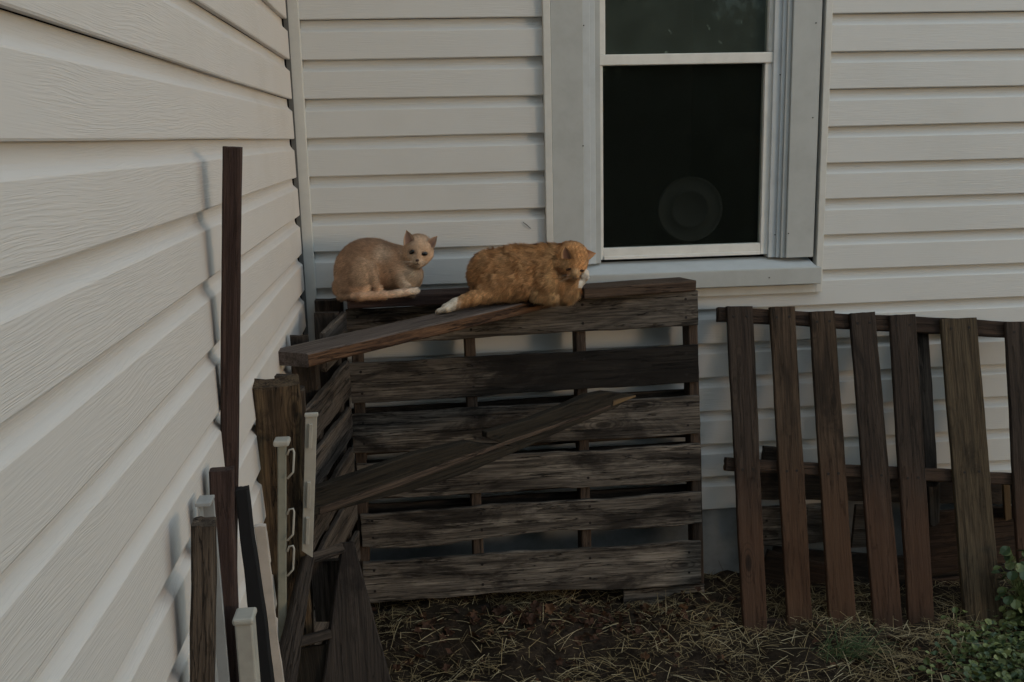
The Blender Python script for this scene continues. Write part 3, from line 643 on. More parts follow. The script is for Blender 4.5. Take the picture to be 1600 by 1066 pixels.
def make_cat(sdf, color, flow, label, voxel, nstr, flen, wid, clump, seed):
    rs = np.random.RandomState(seed); Q, F = sdf.mesh(voxel)
    nrm = sdf.grad(Q); Wd = np.stack([sdf.W(*q) for q in Q]); base = Wd.mean(0); base[2] = Wd[:, 2].min()
    root = empty('cat', base, label, 'cat')
    body = mk('body', Wd, [q[::-1] for q in F], M['fur'], root, None, None, True); 
    if len(body.data.vertices) == len(Q): setcol(body.data, color(Q)*.88)
    # orient faces outward
    bm = bmesh.new(); bm.from_mesh(body.data); bmesh.ops.recalc_face_normals(bm, faces=bm.faces[:]); bm.to_mesh(body.data); bm.free()
    tri = np.array([(q[0], q[i], q[i+1]) for q in F for i in range(1, len(q)-1)])
    a, b, c = Q[tri[:, 0]], Q[tri[:, 1]], Q[tri[:, 2]]; ar = np.linalg.norm(np.cross(b-a, c-a), axis=1)
    pick = rs.choice(len(tri), nstr, p=ar/ar.sum()); r1 = np.sqrt(rs.rand(nstr))[:, None]; r2 = rs.rand(nstr)[:, None]
    Pp = a[pick]*(1-r1)+b[pick]*r1*(1-r2)+c[pick]*r1*r2; Nn = sdf.grad(Pp)
    fl = flow(Pp); fl = fl-Nn*(fl*Nn).sum(1, keepdims=True); fl /= np.linalg.norm(fl, axis=1, keepdims=True)+1e-6
    if clump:      # wavy coat: swirl the flow with a smooth field and lift it in tufts
        ph = np.sin(Pp[:, 0]*.33+np.sin(Pp[:, 1]*.27)*1.7)+np.sin(Pp[:, 1]*.41+Pp[:, 2]*.2+np.sin(Pp[:, 0]*.21)*2); ang = ph*clump*.28
        sd_ = np.cross(Nn, fl); fl = fl*np.cos(ang)[:, None]+sd_*np.sin(ang)[:, None]
        lift =   .30+.13*np.sin(Pp[:, 0]*.62+1.3*np.sin(Pp[:, 1]*.45+Pp[:, 2]*.3)+Pp[:, 1]*.5)*clump
    else: lift = np.full(nstr, .38)
    fl = fl+rs.randn(nstr, 3)*.16; fl /= np.linalg.norm(fl, axis=1, keepdims=True)
    Ls = flen(Pp)*(.7+.6*rs.rand(nstr)); dirv = fl+Nn*lift[:, None]; dirv /= np.linalg.norm(dirv, axis=1, keepdims=True)
    Kc = int(nstr/45); cen = Pp[rs.choice(nstr, Kc, replace=False)]; near = np.empty(nstr, int)
    for i0 in range(0, nstr, 4000): near[i0:i0+4000] = (((Pp[i0:i0+4000, None]-cen[None])**2).sum(2)).argmin(1)
    cb = 1+(.07+.13*clump)*rs.randn(Kc)[near]; cj = rs.randn(Kc, 3)[near]*(.10+.12*clump); cj -= Nn*(cj*Nn).sum(1, keepdims=True)
    dirv = dirv+cj+(cen[near]-Pp)/(Ls[:, None]+4)*(.22+.1*clump); dirv /= np.linalg.norm(dirv, axis=1, keepdims=True)
    out = (dirv*Nn).sum(1, keepdims=True); dirv = dirv+Nn*np.clip(.12-out, 0, 1); dirv /= np.linalg.norm(dirv, axis=1, keepdims=True)
    sv = np.cross(dirv, Nn); sv /= np.linalg.norm(sv, axis=1, keepdims=True)+1e-6
    tipd = dirv*.9-np.array([[0, -1, 0]])*0 ; w_ = wid
    p0 = Pp-Nn*.4; p1 = Pp+dirv*Ls[:, None]*.5; p2 = Pp+(dirv*.95-Nn*.22*lift[:, None])*Ls[:, None]
    Vt = np.stack([p0-sv*w_, p0+sv*w_, p1-sv*w_*.75, p1+sv*w_*.75, p2], 1).reshape(-1, 3)
    dr = CF[None]+CR[None]*((Vt[:, 0:1]-800)/FOC)-CU[None]*((Vt[:, 1:2]-533)/FOC); Wt = CAM+dr*((Vt[:, 2]/SC+sdf.y0-CAM[1])/dr[:, 1])[:, None]-base
    cc = color(Pp); cc = cc*cb[:, None]*(1+.18*rs.randn(nstr)[:, None])*(1+(.14*np.sin(Pp[:, 0]*.9+Pp[:, 1]*.7)*clump)[:, None]); cc = np.clip(cc*1.24, .01, .9)
    me = bpy.data.meshes.new('fur'); nv = len(Wt); idx = np.arange(nstr)*5
    loops = np.stack([idx, idx+1, idx+3, idx+2, idx+2, idx+3, idx+4], 1).ravel(); ls = np.stack([np.arange(nstr)*7, np.arange(nstr)*7+4], 1).ravel(); lt = np.tile([4, 3], nstr)
    me.vertices.add(nv); me.vertices.foreach_set('co', Wt.astype(np.float32).ravel()); me.loops.add(len(loops)); me.loops.foreach_set('vertex_index', loops.astype(np.int32))
    me.polygons.add(len(ls)); me.polygons.foreach_set('loop_start', ls.astype(np.int32)); me.polygons.foreach_set('loop_total', lt.astype(np.int32)); me.update(calc_edges=True)
    me.materials.append(M['fur']); me.polygons.foreach_set('use_smooth', [True]*len(me.polygons)); setcol(me, np.repeat(cc, 5, 0))
    nw = np.stack([Nn[:, 0], Nn[:, 2], -Nn[:, 1]], 1)+.45*np.stack([dirv[:, 0], dirv[:, 2], -dirv[:, 1]], 1); nw /= np.linalg.norm(nw, axis=1, keepdims=True)
    me.normals_split_custom_set_from_vertices(np.repeat(nw, 5, 0).tolist())
    fo = bpy.data.objects.new('fur', me); COL.objects.link(fo); fo.parent = root
    return root
def ear(root, sdf, bl, tip, br, d, cup, cin, cout, bulge=2.):
    bl, tip, br = (np.array(q, float) for q in (bl, tip, br)); nS, nT = 9, 9; V_ = []; Cc = []; bc = (bl+br)/2*.62+tip*.38*1.0; d = sdf.surf(*((bl+br)/2*.8+tip*.2))[2]+d
    for layer in (0, 1):
        for j in range(nT):
            t = j/(nT-1); 
            for i in range(nS):
                s_ = i/(nS-1); L_ = bl*(1-t)+tip*t; R_ = br*(1-t)+tip*t; ax = (R_-L_); nrm_ = np.array([br[0]-bl[0], br[1]-bl[1]]); nrm_ /= np.linalg.norm(nrm_)
                L_ = L_-nrm_*bulge*math.sin(math.pi*t)*.9; R_ = R_+nrm_*bulge*math.sin(math.pi*t)*.9
                if t > .9: L_ = L_-nrm_*.7; R_ = R_+nrm_*.7
                p = L_*(1-s_)+R_*s_; dep = d+cup*math.sin(math.pi*s_)*(1-t*.75)+layer*1.3*math.sin(math.pi*s_)**.5*1.0+(.6 if layer else 0)+t*t*6
                V_.append(sdf.W(p[0], p[1], dep)); e_ = min(s_, 1-s_); k_ = np.clip((e_-.06)/.16, 0, 1)*np.clip((.97-t)/.15, 0, 1)
                Cc.append(np.array(cin)*k_+np.array(cout)*(1-k_) if layer == 0 else np.array(cout))
    M_ = nS*nT; F_ = []
    for j in range(nT-1):
        for i in range(nS-1):
            q = j*nS+i; F_ += [(q, q+1, q+nS+1, q+nS), (M_+q, M_+q+nS, M_+q+nS+1, M_+q+1)]
    for j in range(nT-1):
        for i in (0, nS-1): q = j*nS+i; F_.append((q, q+nS, M_+q+nS, M_+q))
    for i in range(nS-1):
        for j in (0, nT-1): q = j*nS+i; F_.append((q, q+1, M_+q+1, M_+q))
    o = mk('ear', V_, F_, M['fur'], root, None, None, True); setcol(o.data, np.array(Cc)); return o
def dot3(sdf, q): return sdf.W(*q)
def feature(root, sdf, name, mat, u, v, r, rot=0., off=.4, label=None):
    q = sdf.surf(u, v); c = sdf.W(q[0], q[1], q[2]+r[2]*off)
    bm = bmesh.new(); m = Matrix.Translation(V3(c)) @ Matrix.Rotation(math.radians(-rot), 4, 'Y') @ Matrix.Diagonal((r[0]/SC, r[2]/SC, r[1]/SC, 1))
    bmesh.ops.create_uvsphere(bm, u_segments=16, v_segments=10, radius=1, matrix=m); vs = [tuple(x.co) for x in bm.verts]; bm.verts.index_update(); fs = [tuple(x.index for x in f.verts) for f in bm.faces]; bm.free()
    o = mk(name, vs, fs, mat, root, None, None, True); tag(o, label); return o
def whiskers(root, sdf, roots, ends, name='whisker'):
    for a, b in zip(roots, ends):
        q = sdf.surf(*a); A = sdf.W(*q); B = sdf.W(b[0], b[1], q[2]+b[2]); Mi = (A+B)/2+np.array([0, -.003, .003])
        mb = MB(); mb.tube([tuple(A), tuple(Mi), tuple(B)], [.0004, .0003, .0001], 5); mb.build(name, M['whisker'], root, smooth=True)
M['eye'] = plain('dark eye', (.006, .005, .004), .15, .6, 0, 0); M['whisker'] = plain('white whisker', (.6, .57, .5), .4, .3, 0, 0)
M['nose'] = plain('dark nose', (.045, .022, .018), .5, .4, .1, .1); M['nose2'] = plain('pink brown nose', (.12, .06, .04), .5, .4, .1, .1)
M['lid'] = plain('dark eyelid line', (.035, .018, .010), .7, .2, 0, 0)

# --- pale kitten, crouched, looking at the camera
k = Sdf(-.155, (600, 420))
k.ell((566, 424, 0), (43, 46, 33), 0, 8)                 # rump
k.ell((583, 404, 2), (42, 31, 28), 8, 8)                 # arched back
k.ell((612, 420, 0), (30, 38, 27), 15, 8)                # ribs
k.ell((632, 428, -4), (24, 30, 22), 12, 7)               # chest
k.ell((611, 405, -12), (13, 17, 12), 15, 6)              # shoulder
k.ell((564, 434, -27), (23, 31, 13), 8, 2.2)               # thigh
k.cap((580, 420, -27), (589, 452, -31), 10, 7, 3)        # knee
k.ell((548, 448, -14), (27, 22, 20), 0, 6)
k.cap((560, 462, -30), (598, 462, -34), 7, 6, 4)         # hind foot
k.cap((622, 425, -16), (636, 452, -24), 11, 8, 5)        # foreleg
k.cap((636, 452, -24), (645, 458, -29), 7, 5.5, 4)
k.ell((646, 431, -12), (15, 20, 15), 8, 6)         # front paw
k.cap((632, 404, -4), (648, 398, -14), 19, 17, 8)        # neck
for a_, b_, r0, r1 in (((529, 444, -4), (536, 462, -22), 8, 7), ((536, 462, -22), (562, 464, -36), 6.5, 5.4), ((562, 464, -36), (600, 461.5, -39), 5.4, 5.0), ((600, 461.5, -39), (632, 457, -38), 5.0, 5.0), ((632, 457, -38), (648, 455, -36), 5.0, 4.6)): k.cap(a_, b_, r0, r1, 2.5)   # tail
k.ell((654.5, 388, -22), (23.5, 22, 20), 8, 4)             # skull
k.ell((643, 400.5, -25), (11, 9.5, 10), 20, 6); k.ell((666, 400, -24), (10, 9, 10), -15, 6); k.ell((652.5, 406, -25), (15.5, 12, 14), 8, 6)   # cheeks
k.ell((652, 409, -35.5), (8.6, 6.5, 7), 8, 4.5)              # muzzle
k.ell((653.5, 397, -36), (5, 9, 7), 8, 4)                # nose bridge
k.ell((653, 415, -33), (6.5, 5, 6), 8, 3)                  # chin
def kcol(Q):
    n_ = len(Q); base = np.tile([.50, .33, .215], (n_, 1)); u, v, d = Q.T
    C = base
    C = lerp(C, np.array([.35, .215, .135]), np.clip((424-v)/34, 0, 1)*blob(Q, (575, 398), (60, 34)))      # darker back
    C = lerp(C, np.array([.36, .225, .145]), blob(Q, (543, 436), (17, 24), .6)*.8)
    C = lerp(C, np.array([.56, .43, .32]), blob(Q, (600, 398), (13, 11), .6)*.95)  # shoulder highlight put into the coat colour
    C = lerp(C, np.array([.54, .38, .255]), blob(Q, (574, 428), (17, 24), .5)*.8)
    C = lerp(C, np.array([.56, .45, .34]), blob(Q, (646, 436), (20, 22), .4)*.85)
    C = lerp(C, np.array([.40, .26, .17]), np.clip(np.sin((u-v*.15)*.62), 0, 1)*blob(Q, (612, 428), (20, 26), .4)*.45)
    C = lerp(C, np.array([.60, .50, .40]), np.clip((u-590)/55, 0, 1)*((v > 447) & (d < -34)))
    C = lerp(C, np.array([.42, .27, .18]), np.clip(np.sin(u*.26+1)*2, 0, 1)*.5*((v > 447) & (d < -34) & (u < 640)))
    C = lerp(C, np.array([.50, .345, .23]), blob(Q, (654, 392), (26, 24), .2))
    C = lerp(C, np.array([.40, .27, .18]), np.clip(np.sin((u-653-(v-380)*.2)*.8), 0, 1)*blob(Q, (654, 378), (13, 10), .5)*.4)
    C = lerp(C, np.array([.60, .48, .36]), blob(Q, (652, 411), (11, 6), .4)*.6)
    C = lerp(C, np.array([.60, .47, .35]), blob(Q, (645, 400), (6, 4), .5)*.6)
    C = lerp(C, np.array([.22, .14, .10]), np.maximum(blob(Q, (644, 393.3), (6.2, 4.0), .25), blob(Q, (663, 396.6), (6.2, 4.0), .25))*.75*(d < -25))
    return C
def kflow(Q):
    u, v, d = Q.T; F_ = np.stack([-np.ones_like(u)-.0*u, .35+(v-420)*.006, 0*u], 1)
    head = blob(Q, (653, 394), (26, 26), .2)[:, None]; r = np.stack([u-652, v-404, 0*u+.1], 1); r /= np.linalg.norm(r, axis=1, keepdims=True)+1e-6
    tail = ((v > 447) & (d < -34))[:, None]
    F_ = np.where(tail, np.array([[1., -.1, 0]]), F_); return F_*(1-head)+r*head
def klen(Q):
    head = blob(Q, (653, 394), (28, 27), .15); u, v, d = Q.T; ear = np.maximum(blob(Q, (637, 371), (8, 12), .2), blob(Q, (676, 377), (8, 11), .2)); return 6.8*(1-head)+2.0*head+1.6*((u > 618) & (u < 660) & (v > 418) & (v < 450))-.9*ear
kt = make_cat(k, kcol, kflow, 'pale cream kitten crouching with its tail wrapped, facing the camera, left of the orange cat', 1.7, 75000, klen, .28, .12, 3)
ear(kt, k, (630.3, 384), (634.8, 360), (647.5, 374.5), -11, 5, (.20, .125, .095), (.46, .32, .22), 2.4)
ear(kt, k, (667.5, 376.5), (683.2, 369), (677.5, 390), -9, 5, (.22, .14, .105), (.40, .27, .18), 1.6)
for u_, v_, rt in ((644.2, 393.8, 22), (663, 396.6, -6)): feature(kt, k, 'eye', M['eye'], u_, v_, (5.4, 3.1, 2.4), rt, -.15)
feature(kt, k, 'nose', M['nose'], 652, 407, (2.9, 2.1, 2.), 8, .1)
mb = MB(); pts = [k.surf(u_, v_, off=.5) for u_, v_ in ((648.4, 414), (651.6, 412.6), (652, 409.5), (652.5, 412.8), (656.2, 414.4))]; mb.tube([tuple(k.W(*q)) for q in pts], .0009, 5); mb.build('mouth', M['nose'], kt)
whiskers(kt, k, [(645, 408), (645, 410), (644, 412), (659, 409), (659, 411)], [(624, 415, 2), (622, 410, 3), (626, 422, 2), (679, 411, 4), (678, 419, 3)])

# --- orange tabby, draped over the plank, looking down
c_ = Sdf(-.225, (820, 430))
c_.ell((771, 429, 6), (40, 39, 36), 0, 8)                 # rump
c_.ell((812, 424, 4), (52, 41, 36), 4, 8)                 # belly / back
c_.ell((851, 421, 2), (40, 40, 33), 8, 8)                 # shoulders
c_.ell((858, 447, -10), (34, 28, 26), 12, 7)              # chest
c_.ell((883, 452, -12), (24, 22, 20), 20, 6)              # elbow mass
c_.ell((796, 444, -16), (46, 26, 22), 6, 7)               # flank
c_.cap((872, 408, -2), (886, 400, -12), 26, 21, 8)        # neck
c_.ell((778, 450, -20), (26, 21, 20), 15, 6)              # thigh
c_.cap((768, 456, -26), (738, 467, -44), 15, 11, 5); c_.cap((738, 467, -44), (712, 475, -56), 11, 9, 4); c_.cap((712, 475, -56), (697, 482, -62), 9, 7.6, 3)   # hind leg
for dv, dd in ((1.5, -6), (3.2, -1), (3.8, 4)): c_.cap((697, 482+dv*.4, -62+dd), (683.5+abs(dd)*.3, 484.5+dv, -62+dd), 5.2, 3.9, .9)
c_.cap((886, 462, -18), (901, 446, -22), 13, 9, 5); c_.cap((901, 446, -18), (912, 434, -16), 8.6, 7.2, 3.5)    # right foreleg
for dv, dd in ((-4.5, 0), (-.5, -3), (3.5, -2)): c_.cap((911, 434+dv*.5, -18+dd), (917.5, 430.5+dv, -19+dd), 4.4, 3.5, .8)
c_.cap((840, 462, -22), (866, 466, -26), 10, 10, 5)       # folded foreleg
c_.ell((894.5, 400.5, -22), (26, 23.5, 20), 12, 4)          # skull, bowed forward
c_.ell((896, 416, -27), (20.5, 16, 16), 0, 8); c_.ell((881, 411, -24), (11, 12, 12), 30, 7)
c_.ell((897, 429.5, -38), (9, 8.5, 8.5), 0, 5)            # muzzle
c_.cap((900, 408, -38), (897.5, 426, -43), 5, 4.2, 5)      # bridge
def ccol(Q):
    u, v, d = Q.T; C = np.tile([.46, .258, .122], (len(Q), 1))
    m = np.sin(u*.17+np.sin(v*.11+d*.05)*1.8)+.6*np.sin(v*.31+u*.09)
    C = lerp(C, np.array([.56, .33, .16]), np.clip(m*.5, 0, 1)*.6)
    C = lerp(C, np.array([.34, .15, .05]), np.clip(-m*.5, 0, 1)*.4)
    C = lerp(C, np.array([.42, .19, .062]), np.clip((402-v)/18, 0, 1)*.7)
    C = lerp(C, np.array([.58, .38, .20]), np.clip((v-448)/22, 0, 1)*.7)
    C = lerp(C, np.array([.58, .36, .17]), blob(Q, (866, 425), (9, 40), .5)*.45)
    wv = np.sin(u*.50+2.6*np.sin(v*.17+u*.03)+v*.42+1.8*np.sin(u*.14+v*.05)); body_ = 1-blob(Q, (897, 404), (30, 30), .2)
    C = lerp(C, np.array([.24, .105, .038]), np.clip((wv-.55)*2.2, 0, 1)*.55*body_*blob(Q, (800, 422), (75, 40), .35))  # dark wavy lines paint the shaded creases between fur tufts
    C = lerp(C, np.array([.30, .13, .045]), np.clip(np.sin((u-v*.35)*.21+.8)-.35, 0, 1)*.55*body_)
    leg = ((u < 762) & (v > 455)).astype(float)
    C = lerp(C, np.array([.50, .28, .13]), leg*.7)
    st = np.clip(np.sin((u*.95+(v-470)*.25)*.62)*1.8, 0, 1)*((u < 744) & (u > 712) & (v > 455))
    C = lerp(C, np.array([.74, .66, .55]), np.clip((722-u)/9, 0, 1)*leg); C = lerp(C, np.array([.34, .17, .07]), st*.65*np.clip((u-706)/8, 0, 1))
    C = lerp(C, np.array([.42, .21, .085]), blob(Q, (897, 402), (28, 26), .15))
    C = lerp(C, np.array([.28, .125, .045]), np.clip(np.sin((u-900-(v-400)*.25)*1.0), 0, 1)*blob(Q, (900, 398), (15, 15), .3)*.75)
    C = lerp(C, np.array([.52, .33, .17]), blob(Q, (879, 414), (10, 10), .4)*.6)
    C = lerp(C, np.array([.50, .34, .19]), blob(Q, (899, 428), (8, 7), .4)*.7)
    C = lerp(C, np.array([.25, .11, .045]), blob(Q, (873, 421), (8, 3), .5)*.6)
    
    paw = ((u > 904) & (v > 421) & (v < 450) & (u+v*.4 > 1081) & (d > -31)).astype(float); C = lerp(C, np.array([.78, .70, .60]), paw)
    return C
def cflow(Q):
    u, v, d = Q.T; F_ = np.stack([-np.ones_like(u), .55+(v-425)*.012, 0*u], 1); head = blob(Q, (897, 404), (29, 28), .2)[:, None]
    r = np.stack([u-900, v-424, 0*u+.1], 1); r /= np.linalg.norm(r, axis=1, keepdims=True)+1e-6; leg = ((u < 765) & (v > 452))[:, None]
    F_ = np.where(leg, np.array([[-1., .45, 0]]), F_); return F_*(1-head)+r*head
def clen(Q):
    u, v, d = Q.T; head = blob(Q, (897, 404), (30, 29), .15); leg = np.clip((770-u)/20, 0, 1)*(v > 452); paw = np.maximum(np.clip((724-u)/8, 0, 1)*(v > 455), ((u > 903) & (v > 421) & (v < 450)).astype(float))
    L_ = 9.5*(1-head)+2.3*head; L_ = L_*(1-leg)+4.2*leg; return L_*(1-paw)+1.7*paw
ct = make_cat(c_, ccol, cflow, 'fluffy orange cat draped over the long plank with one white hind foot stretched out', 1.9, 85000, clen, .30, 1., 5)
ear(ct, c_, (877, 404), (882.5, 385.5), (896, 405), -8.5, 6, (.13, .065, .04), (.46, .25, .11), 3.0)
ear(ct, c_, (909, 387), (931, 396), (919, 407), -1, 4, (.34, .18, .10), (.46, .24, .10), 1.0)
for u_, v_, rt, w_ in ((889.5, 420.5, 14, 4.6), (908.5, 423, -6, 3.6)): feature(ct, c_, 'eye', M['lid'], u_, v_, (w_*1.25, 1.9, 1.8), rt, -.35)
feature(ct, c_, 'nose', M['nose2'], 897.3, 434.5, (2.8, 2., 1.8), 0, .1)
mb = MB(); pts = [c_.surf(u_, v_, off=.4) for u_, v_ in ((893, 437.2), (897.3, 438.4), (901.5, 437))]; mb.tube([tuple(c_.W(*q)) for q in pts], .0010, 5); mb.build('mouth', M['lid'], ct)
whiskers(ct, c_, [(891, 430), (892, 433), (905, 430)], [(872, 434, 2), (874, 441, 2), (921, 437, 3)])

# ================================================================= GROUND COVER
def blades(name, mats, items, label, cat, kind='stuff', group=None):
    """items: (x, y, z, heading, pitch, length, width, curl, material index)"""
    v = []; f = []; fm = []
    for x, y, z, hd, pt_, L, wd, cu, mi in items:
        b = len(v); cx, sx = math.cos(hd), math.sin(hd); px, py = -sx, cx
        hx, hz, ang = 0., 0., pt_; pts = [(0., 0.)]
        for s_ in range(4): hx += L/4*math.cos(ang); hz += L/4*math.sin(ang); ang -= cu/4; pts.append((hx, hz))
        for i, (h, zz) in enumerate(pts):
            ww = wd*(1-.55*(i/4)**2)/2; lw = .35*ww
            v += [(x+cx*h+px*ww, y+sx*h+py*ww, z+zz-lw), (x+cx*h, y+sx*h, z+zz+lw), (x+cx*h-px*ww, y+sx*h-py*ww, z+zz-lw)]
        for i in range(4):
            q = b+i*3; f += [(q, q+3, q+4, q+1), (q+1, q+4, q+5, q+2)]; fm += [mi, mi]
    o = mk(name, v, f, mats, None, None, fm); tag(o, label, cat, group, kind); return o
rnd = random.Random(5)
M['straw'] = plain('dry straw', (.29, .22, .11), .7, .3, .1, .3); M['straw_pale'] = plain('pale straw', (.42, .35, .21), .6, .35, .1, .2)
M['straw_dark'] = plain('rotting straw', (.085, .060, .034), .85, .2, .1, .3); M['grass'] = plain('grass green', (.05, .08, .025), .6, .3, .1, .3)
it = []
def clumpf(x, y): return .5+.5*math.sin(x*7.3+2*math.sin(y*5.1))*math.sin(y*9.7+1.7*math.sin(x*4.3))
for i in range(34000):
    x = rnd.uniform(-.2, 2.9); y = rnd.uniform(-1.35, -.02)
    c = clumpf(x, y)
    if rnd.random() > .18+.82*c**1.3: continue
    pal_ = rnd.random(); mi = 2 if pal_ < .50-.25*c else (0 if pal_ < .93 else 1)
    L = rnd.uniform(.02, .07)*(1.0+(.9 if rnd.random() < .14 else 0)); wd = rnd.uniform(.0009, .0024)*(1.25 if mi == 1 else 1)
    it.append((x, y, ground_z(x, y)+rnd.uniform(-.002, .012)+.010*c, rnd.uniform(0, 6.28), rnd.gauss(.08, .22), L, wd, rnd.uniform(-.2, .7), mi))
for i in range(420):     # a few long pale stalks, some poking upwards by the pallet
    x = rnd.uniform(.2, 2.3); y = rnd.uniform(-.95, -.24)
    it.append((x, y, ground_z(x, y)+.012, rnd.uniform(0, 6.28), rnd.gauss(.10, .16), rnd.uniform(.06, .17), rnd.uniform(.0018, .0034), rnd.uniform(0, .8), 1 if rnd.random() < .55 else 0))
blades('straw', [M['straw'], M['straw_pale'], M['straw_dark']], it, 'loose rotting straw scattered over the soil', 'straw')
def leafmesh(mb, c, hd, tilt, r, mi, lobed=0., cup=.2, roll=0.):
    n_ = 12; R_ = Matrix.Rotation(hd, 3, 'Z') @ Matrix.Rotation(tilt, 3, 'Y') @ Matrix.Rotation(roll, 3, 'X'); v = [Vector((r*.1, 0, 0))]
    for k_ in range(n_):
        a_ = 2*math.pi*k_/n_; rr = r*(1-.16*(1+math.cos(a_-math.pi))*.5*(1 if not lobed else .2))*(1+lobed*math.sin(a_*5)); v.append(Vector((r*.9+rr*math.cos(a_), rr*.92*math.sin(a_), cup*r*(abs(math.sin(a_))**1.5-.3)+.05*r*math.sin(3*a_))))
    v[0] = Vector((r*.8, 0, -cup*r*.35))
    mb.add([tuple(Vector(c)+R_ @ q) for q in v], [(0, k_+1, (k_+1) % n_+1) for k_ in range(n_)], mi)
M['leaf_a'] = plain('leaf green', (.085, .115, .035), .5, .4, .2, .35, 60); M['leaf_b'] = plain('bright leaf green', (.15, .18, .06), .5, .4, .2, .3, 60); M['leaf_c'] = plain('deep leaf green', (.035, .065, .025), .5, .4, .2, .3, 60)
M['leaf_dry'] = plain('dry brown leaf', (.09, .045, .022), .75, .2, .5, .5, 60); M['leaf_dry2'] = plain('dark dry leaf', (.06, .03, .018), .8, .2, .5, .5, 60)
mb = MB()
for i in range(380):
    x = rnd.uniform(.1, 2.0); y = rnd.uniform(-.9, -.14)
    if rnd.random() < .5: x = rnd.gauss(.85, .28); y = rnd.gauss(-.30, .07)
    leafmesh(mb, (x, y, ground_z(x, y)+rnd.uniform(.002, .02)), rnd.uniform(0, 6.28), rnd.gauss(0, .5), rnd.uniform(.006, .020), 0 if rnd.random() < .2 else 1, .28, .5, rnd.gauss(0, .5))
tag(mb.build('leaf_litter', [M['leaf_dry'], M['leaf_dry2']]), 'fallen dry brown leaves among the straw', 'leaves', kind='stuff')
# grass tuft
gt = PZ(1300, 1022, .01); gi = []
for i in range(150):
    gi.append((gt[0]+rnd.gauss(.03, .05), gt[1]+rnd.gauss(0, .03), ground_z(gt[0], gt[1])+.0, rnd.gauss(.15, .9), rnd.uniform(.15, .9), rnd.uniform(.06, .16), rnd.uniform(.0015, .003), rnd.uniform(.5, 1.5), 0))
o = blades('grass_tuft', [M['grass']], gi, 'small tuft of green grass at the foot of the leaning pallet', 'grass', kind=None)
# low weeds, bottom right
mb = MB()
for i in range(1500):
    u_ = rnd.gauss(1585, 62); v_ = rnd.gauss(1035, 42)
    if u_ > 1720 or v_ < 955 or v_ > 1150: continue
    if (u_-1480)*.6 < (1010-v_): continue
    p = PZ(u_, v_, .02); h = rnd.uniform(.0, .075); x, y = p[0], p[1]
    leafmesh(mb, (x, y, ground_z(x, y)+h), rnd.uniform(0, 6.28), rnd.gauss(-.1, .4), rnd.uniform(.006, .014), rnd.choice((0, 0, 1, 2)), 0, .3, rnd.gauss(0, .4))
    if rnd.random() < .15: mb.tube([(x, y, ground_z(x, y)-.005), (x+rnd.gauss(0, .012), y+rnd.gauss(0, .012), ground_z(x, y)+h)], .0007, 4, 2)
tag(mb.build('ground_weeds', [M['leaf_a'], M['leaf_b'], M['leaf_c']]), 'low creeping green weeds covering the soil', 'weeds', kind='stuff')
# broad-leaved plant
base = PZ(1598, 985, .01)
def stemplant(base, tips, name, label, mats):
    rt = empty(name, base, label, 'plant'); sm = MB(); lm = MB()
    for (x, y, z), r, mi in tips:
        q = Vector((x, y, z)); b_ = V3(base)+Vector((rnd.gauss(0, .012), rnd.gauss(0, .012), -.01)); mid = (q+b_)/2+Vector((0, 0, .02)); sm.tube([b_, mid, q], [.0018, .0014, .001], 5)
        hd = math.atan2(y-base[1], x-base[0])+rnd.gauss(0, .5); leafmesh(lm, q, hd, rnd.uniform(.1, .9), r, mi, 0, .25, rnd.gauss(0, .3))
    sm.build('stems', M['leaf_a'], rt); lm.build('foliage', mats, rt); return rt
tips = []
for i in range(150):
    u_ = rnd.uniform(1562, 1680); v_ = rnd.uniform(848, 992); y = -.42+rnd.gauss(0, .05)
    if u_ < 1572 and v_ < 870: continue
    p = PY(u_, v_, y); tips.append(((p[0], p[1], max(.02, p[2])), rnd.uniform(.011, .021), rnd.choice((0, 2, 2, 0)) if v_ < 940 else rnd.choice((0, 1, 1))))
stemplant((PY(1610, 960, -.42)[0], -.42, .01), tips, 'broadleaf_plant', 'leafy dark green plant with round leaves at the right edge', [M['leaf_a'], M['leaf_b'], M['leaf_c']])
tips = []
for u_, v_, r in ((1493, 948, .013), (1478, 962, .011), (1508, 957, .011), (1538, 970, .009), (1486, 975, .008)):
    p = PY(u_, v_, -.45); tips.append(((p[0], p[1], p[2]), r, 1 if u_ > 1500 else 0))
stemplant((PY(1492, 1000, -.45)[0], -.45, .01), tips, 'seedling', 'small seedling with five round leaves between the leaning slats', [M['leaf_a'], M['leaf_b'], M['leaf_c']])
# curled bare stems
for i, pts in enumerate((((1418, 1028, -.5), (1414, 1010, -.5), (1422, 985, -.48), (1416, 975, -.47)), ((1448, 1052, -.6), (1452, 1030, -.58), (1466, 1020, -.56), (1485, 1018, -.55)), ((1480, 1050, -.62), (1500, 1018, -.6), (1507, 985, -.56)))):
    mb = MB(); mb.tube([tuple(PY(*q)) for q in pts], [.0014]*len(pts), 6)
    tag(mb.build('stalk', M['straw_pale'], smooth=True), ('short curled pale stalk in front of the fifth leaning slat', 'bent pale stalk left of the weeds, curving to the right', 'upright pale stalk rising out of the weeds')[i], 'stalk')

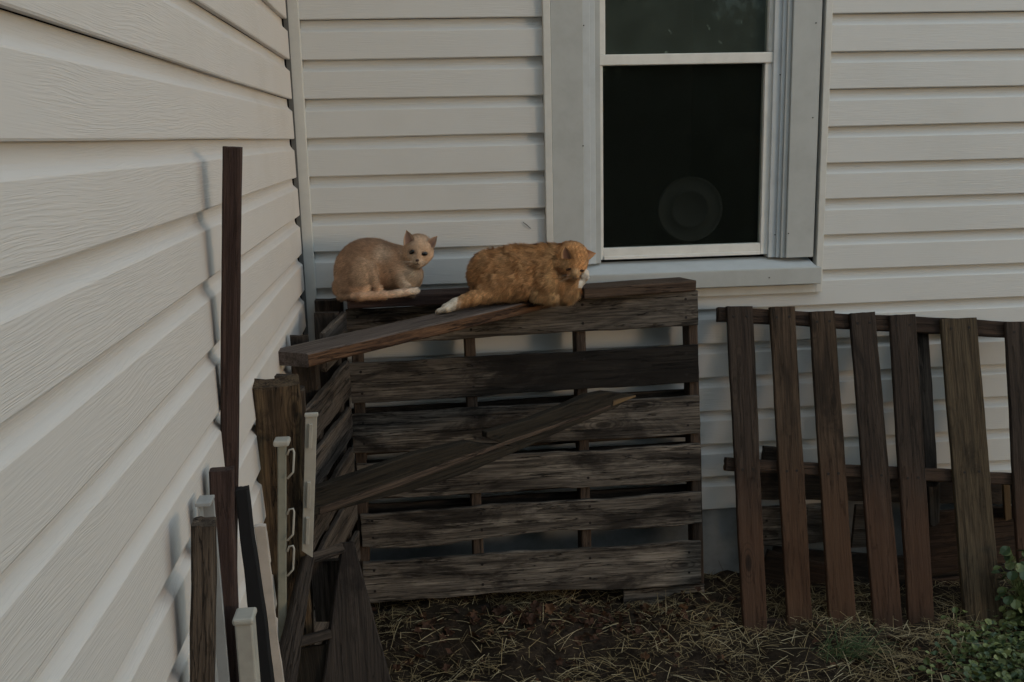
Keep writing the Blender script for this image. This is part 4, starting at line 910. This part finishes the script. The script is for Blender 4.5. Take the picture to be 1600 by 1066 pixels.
# hedge out of view, added to keep the window reflection dark
M['tree_leaf'] = plain('tree leaf', (.045, .075, .025), .6, .3, .1, .5, 2)
rr = random.Random(3); v = []; f = []
for i in range(34000):
    x = rr.uniform(-7, 9.5); top = 2.7+.25*math.sin(x*1.3)+.15*math.sin(x*3.7); z = rr.uniform(.02, top); y = -10.5+rr.choice((-1, 1))*.45*(1 if z < top-.15 else rr.random())+rr.gauss(0, .06)
    a_ = Vector((rr.gauss(0, 1), rr.gauss(0, .6), rr.gauss(0, 1))).normalized()*.09; b_ = a_.orthogonal().normalized()*.06; p = Vector((x, y, z)); q = len(v); v += [p-a_, p+b_, p+a_, p-b_]; f.append((q, q+1, q+2, q+3))
tag(mk('hedge', v, f, M['tree_leaf']), 'long dense green hedge added unseen behind the viewer to darken the window reflection', 'hedge')
# ================================================================= TREES across the yard (seen only as the dark reflection in the window)
M['bark'] = plain('bark', (.06, .045, .035), .9, .1, .6, .5, 12); M['tree_leaf'] = plain('tree leaf', (.045, .075, .025), .6, .3, .1, .5, 2)
def make_tree(x, y, h, seed, label):
    rr = random.Random(seed); t_ = empty('tree', (x, y, 0), label, 'tree', None)
    mb = MB(); mb.tube([(x, y, -.1), (x+.1, y, h*.3), (x-.05, y+.1, h*.6), (x, y, h*.9)], [.16, .12, .08, .02], 8); limbs = []
    for i in range(9):
        z = h*rr.uniform(.22, .7); a_ = rr.uniform(0, 6.28); L = h*.28*rr.uniform(.7, 1.2); e_ = (x+math.cos(a_)*L, y+math.sin(a_)*L, z+L*.5); mb.tube([(x, y, z), e_], [.05, .015], 5); limbs.append(e_)
    mb.build('trunk', M['bark'], t_)
    v = []; f = []
    cl = [(*e_, rr.uniform(.5, .95)) for e_ in limbs]+[(x+rr.gauss(0, h*.17), y+rr.gauss(0, h*.17), h*rr.uniform(.25, 1.), rr.uniform(.5, 1.)) for _ in range(16)]
    for cx, cy, cz, r in cl:
        for _ in range(420):
            d = Vector((rr.gauss(0, 1), rr.gauss(0, 1), rr.gauss(0, .8))).normalized()*r*rr.random()**.4; p = Vector((cx, cy, cz))+d; a_ = Vector((rr.gauss(0, 1), rr.gauss(0, 1), rr.gauss(0, 1))).normalized()*.09; b_ = a_.orthogonal().normalized()*.05
            k_ = len(v); v += [p-a_, p+b_, p+a_, p-b_]; f.append((k_, k_+1, k_+2, k_+3))
    mk('crown', v, f, M['tree_leaf'], t_)
for i, (x, y, h) in enumerate(((-3.2, -13, 7.2), (-.2, -14, 7.8), (2.6, -13.4, 7.0), (5.2, -14.3, 8.4), (8.0, -15.5, 7.6))):
    make_tree(x, y, h, i+3, ('leafy tree across the yard, leftmost of the row', 'leafy tree across the yard, second from the left', 'leafy tree across the yard, middle of the row', 'tallest leafy tree across the yard', 'leafy tree across the yard, rightmost of the row')[i])
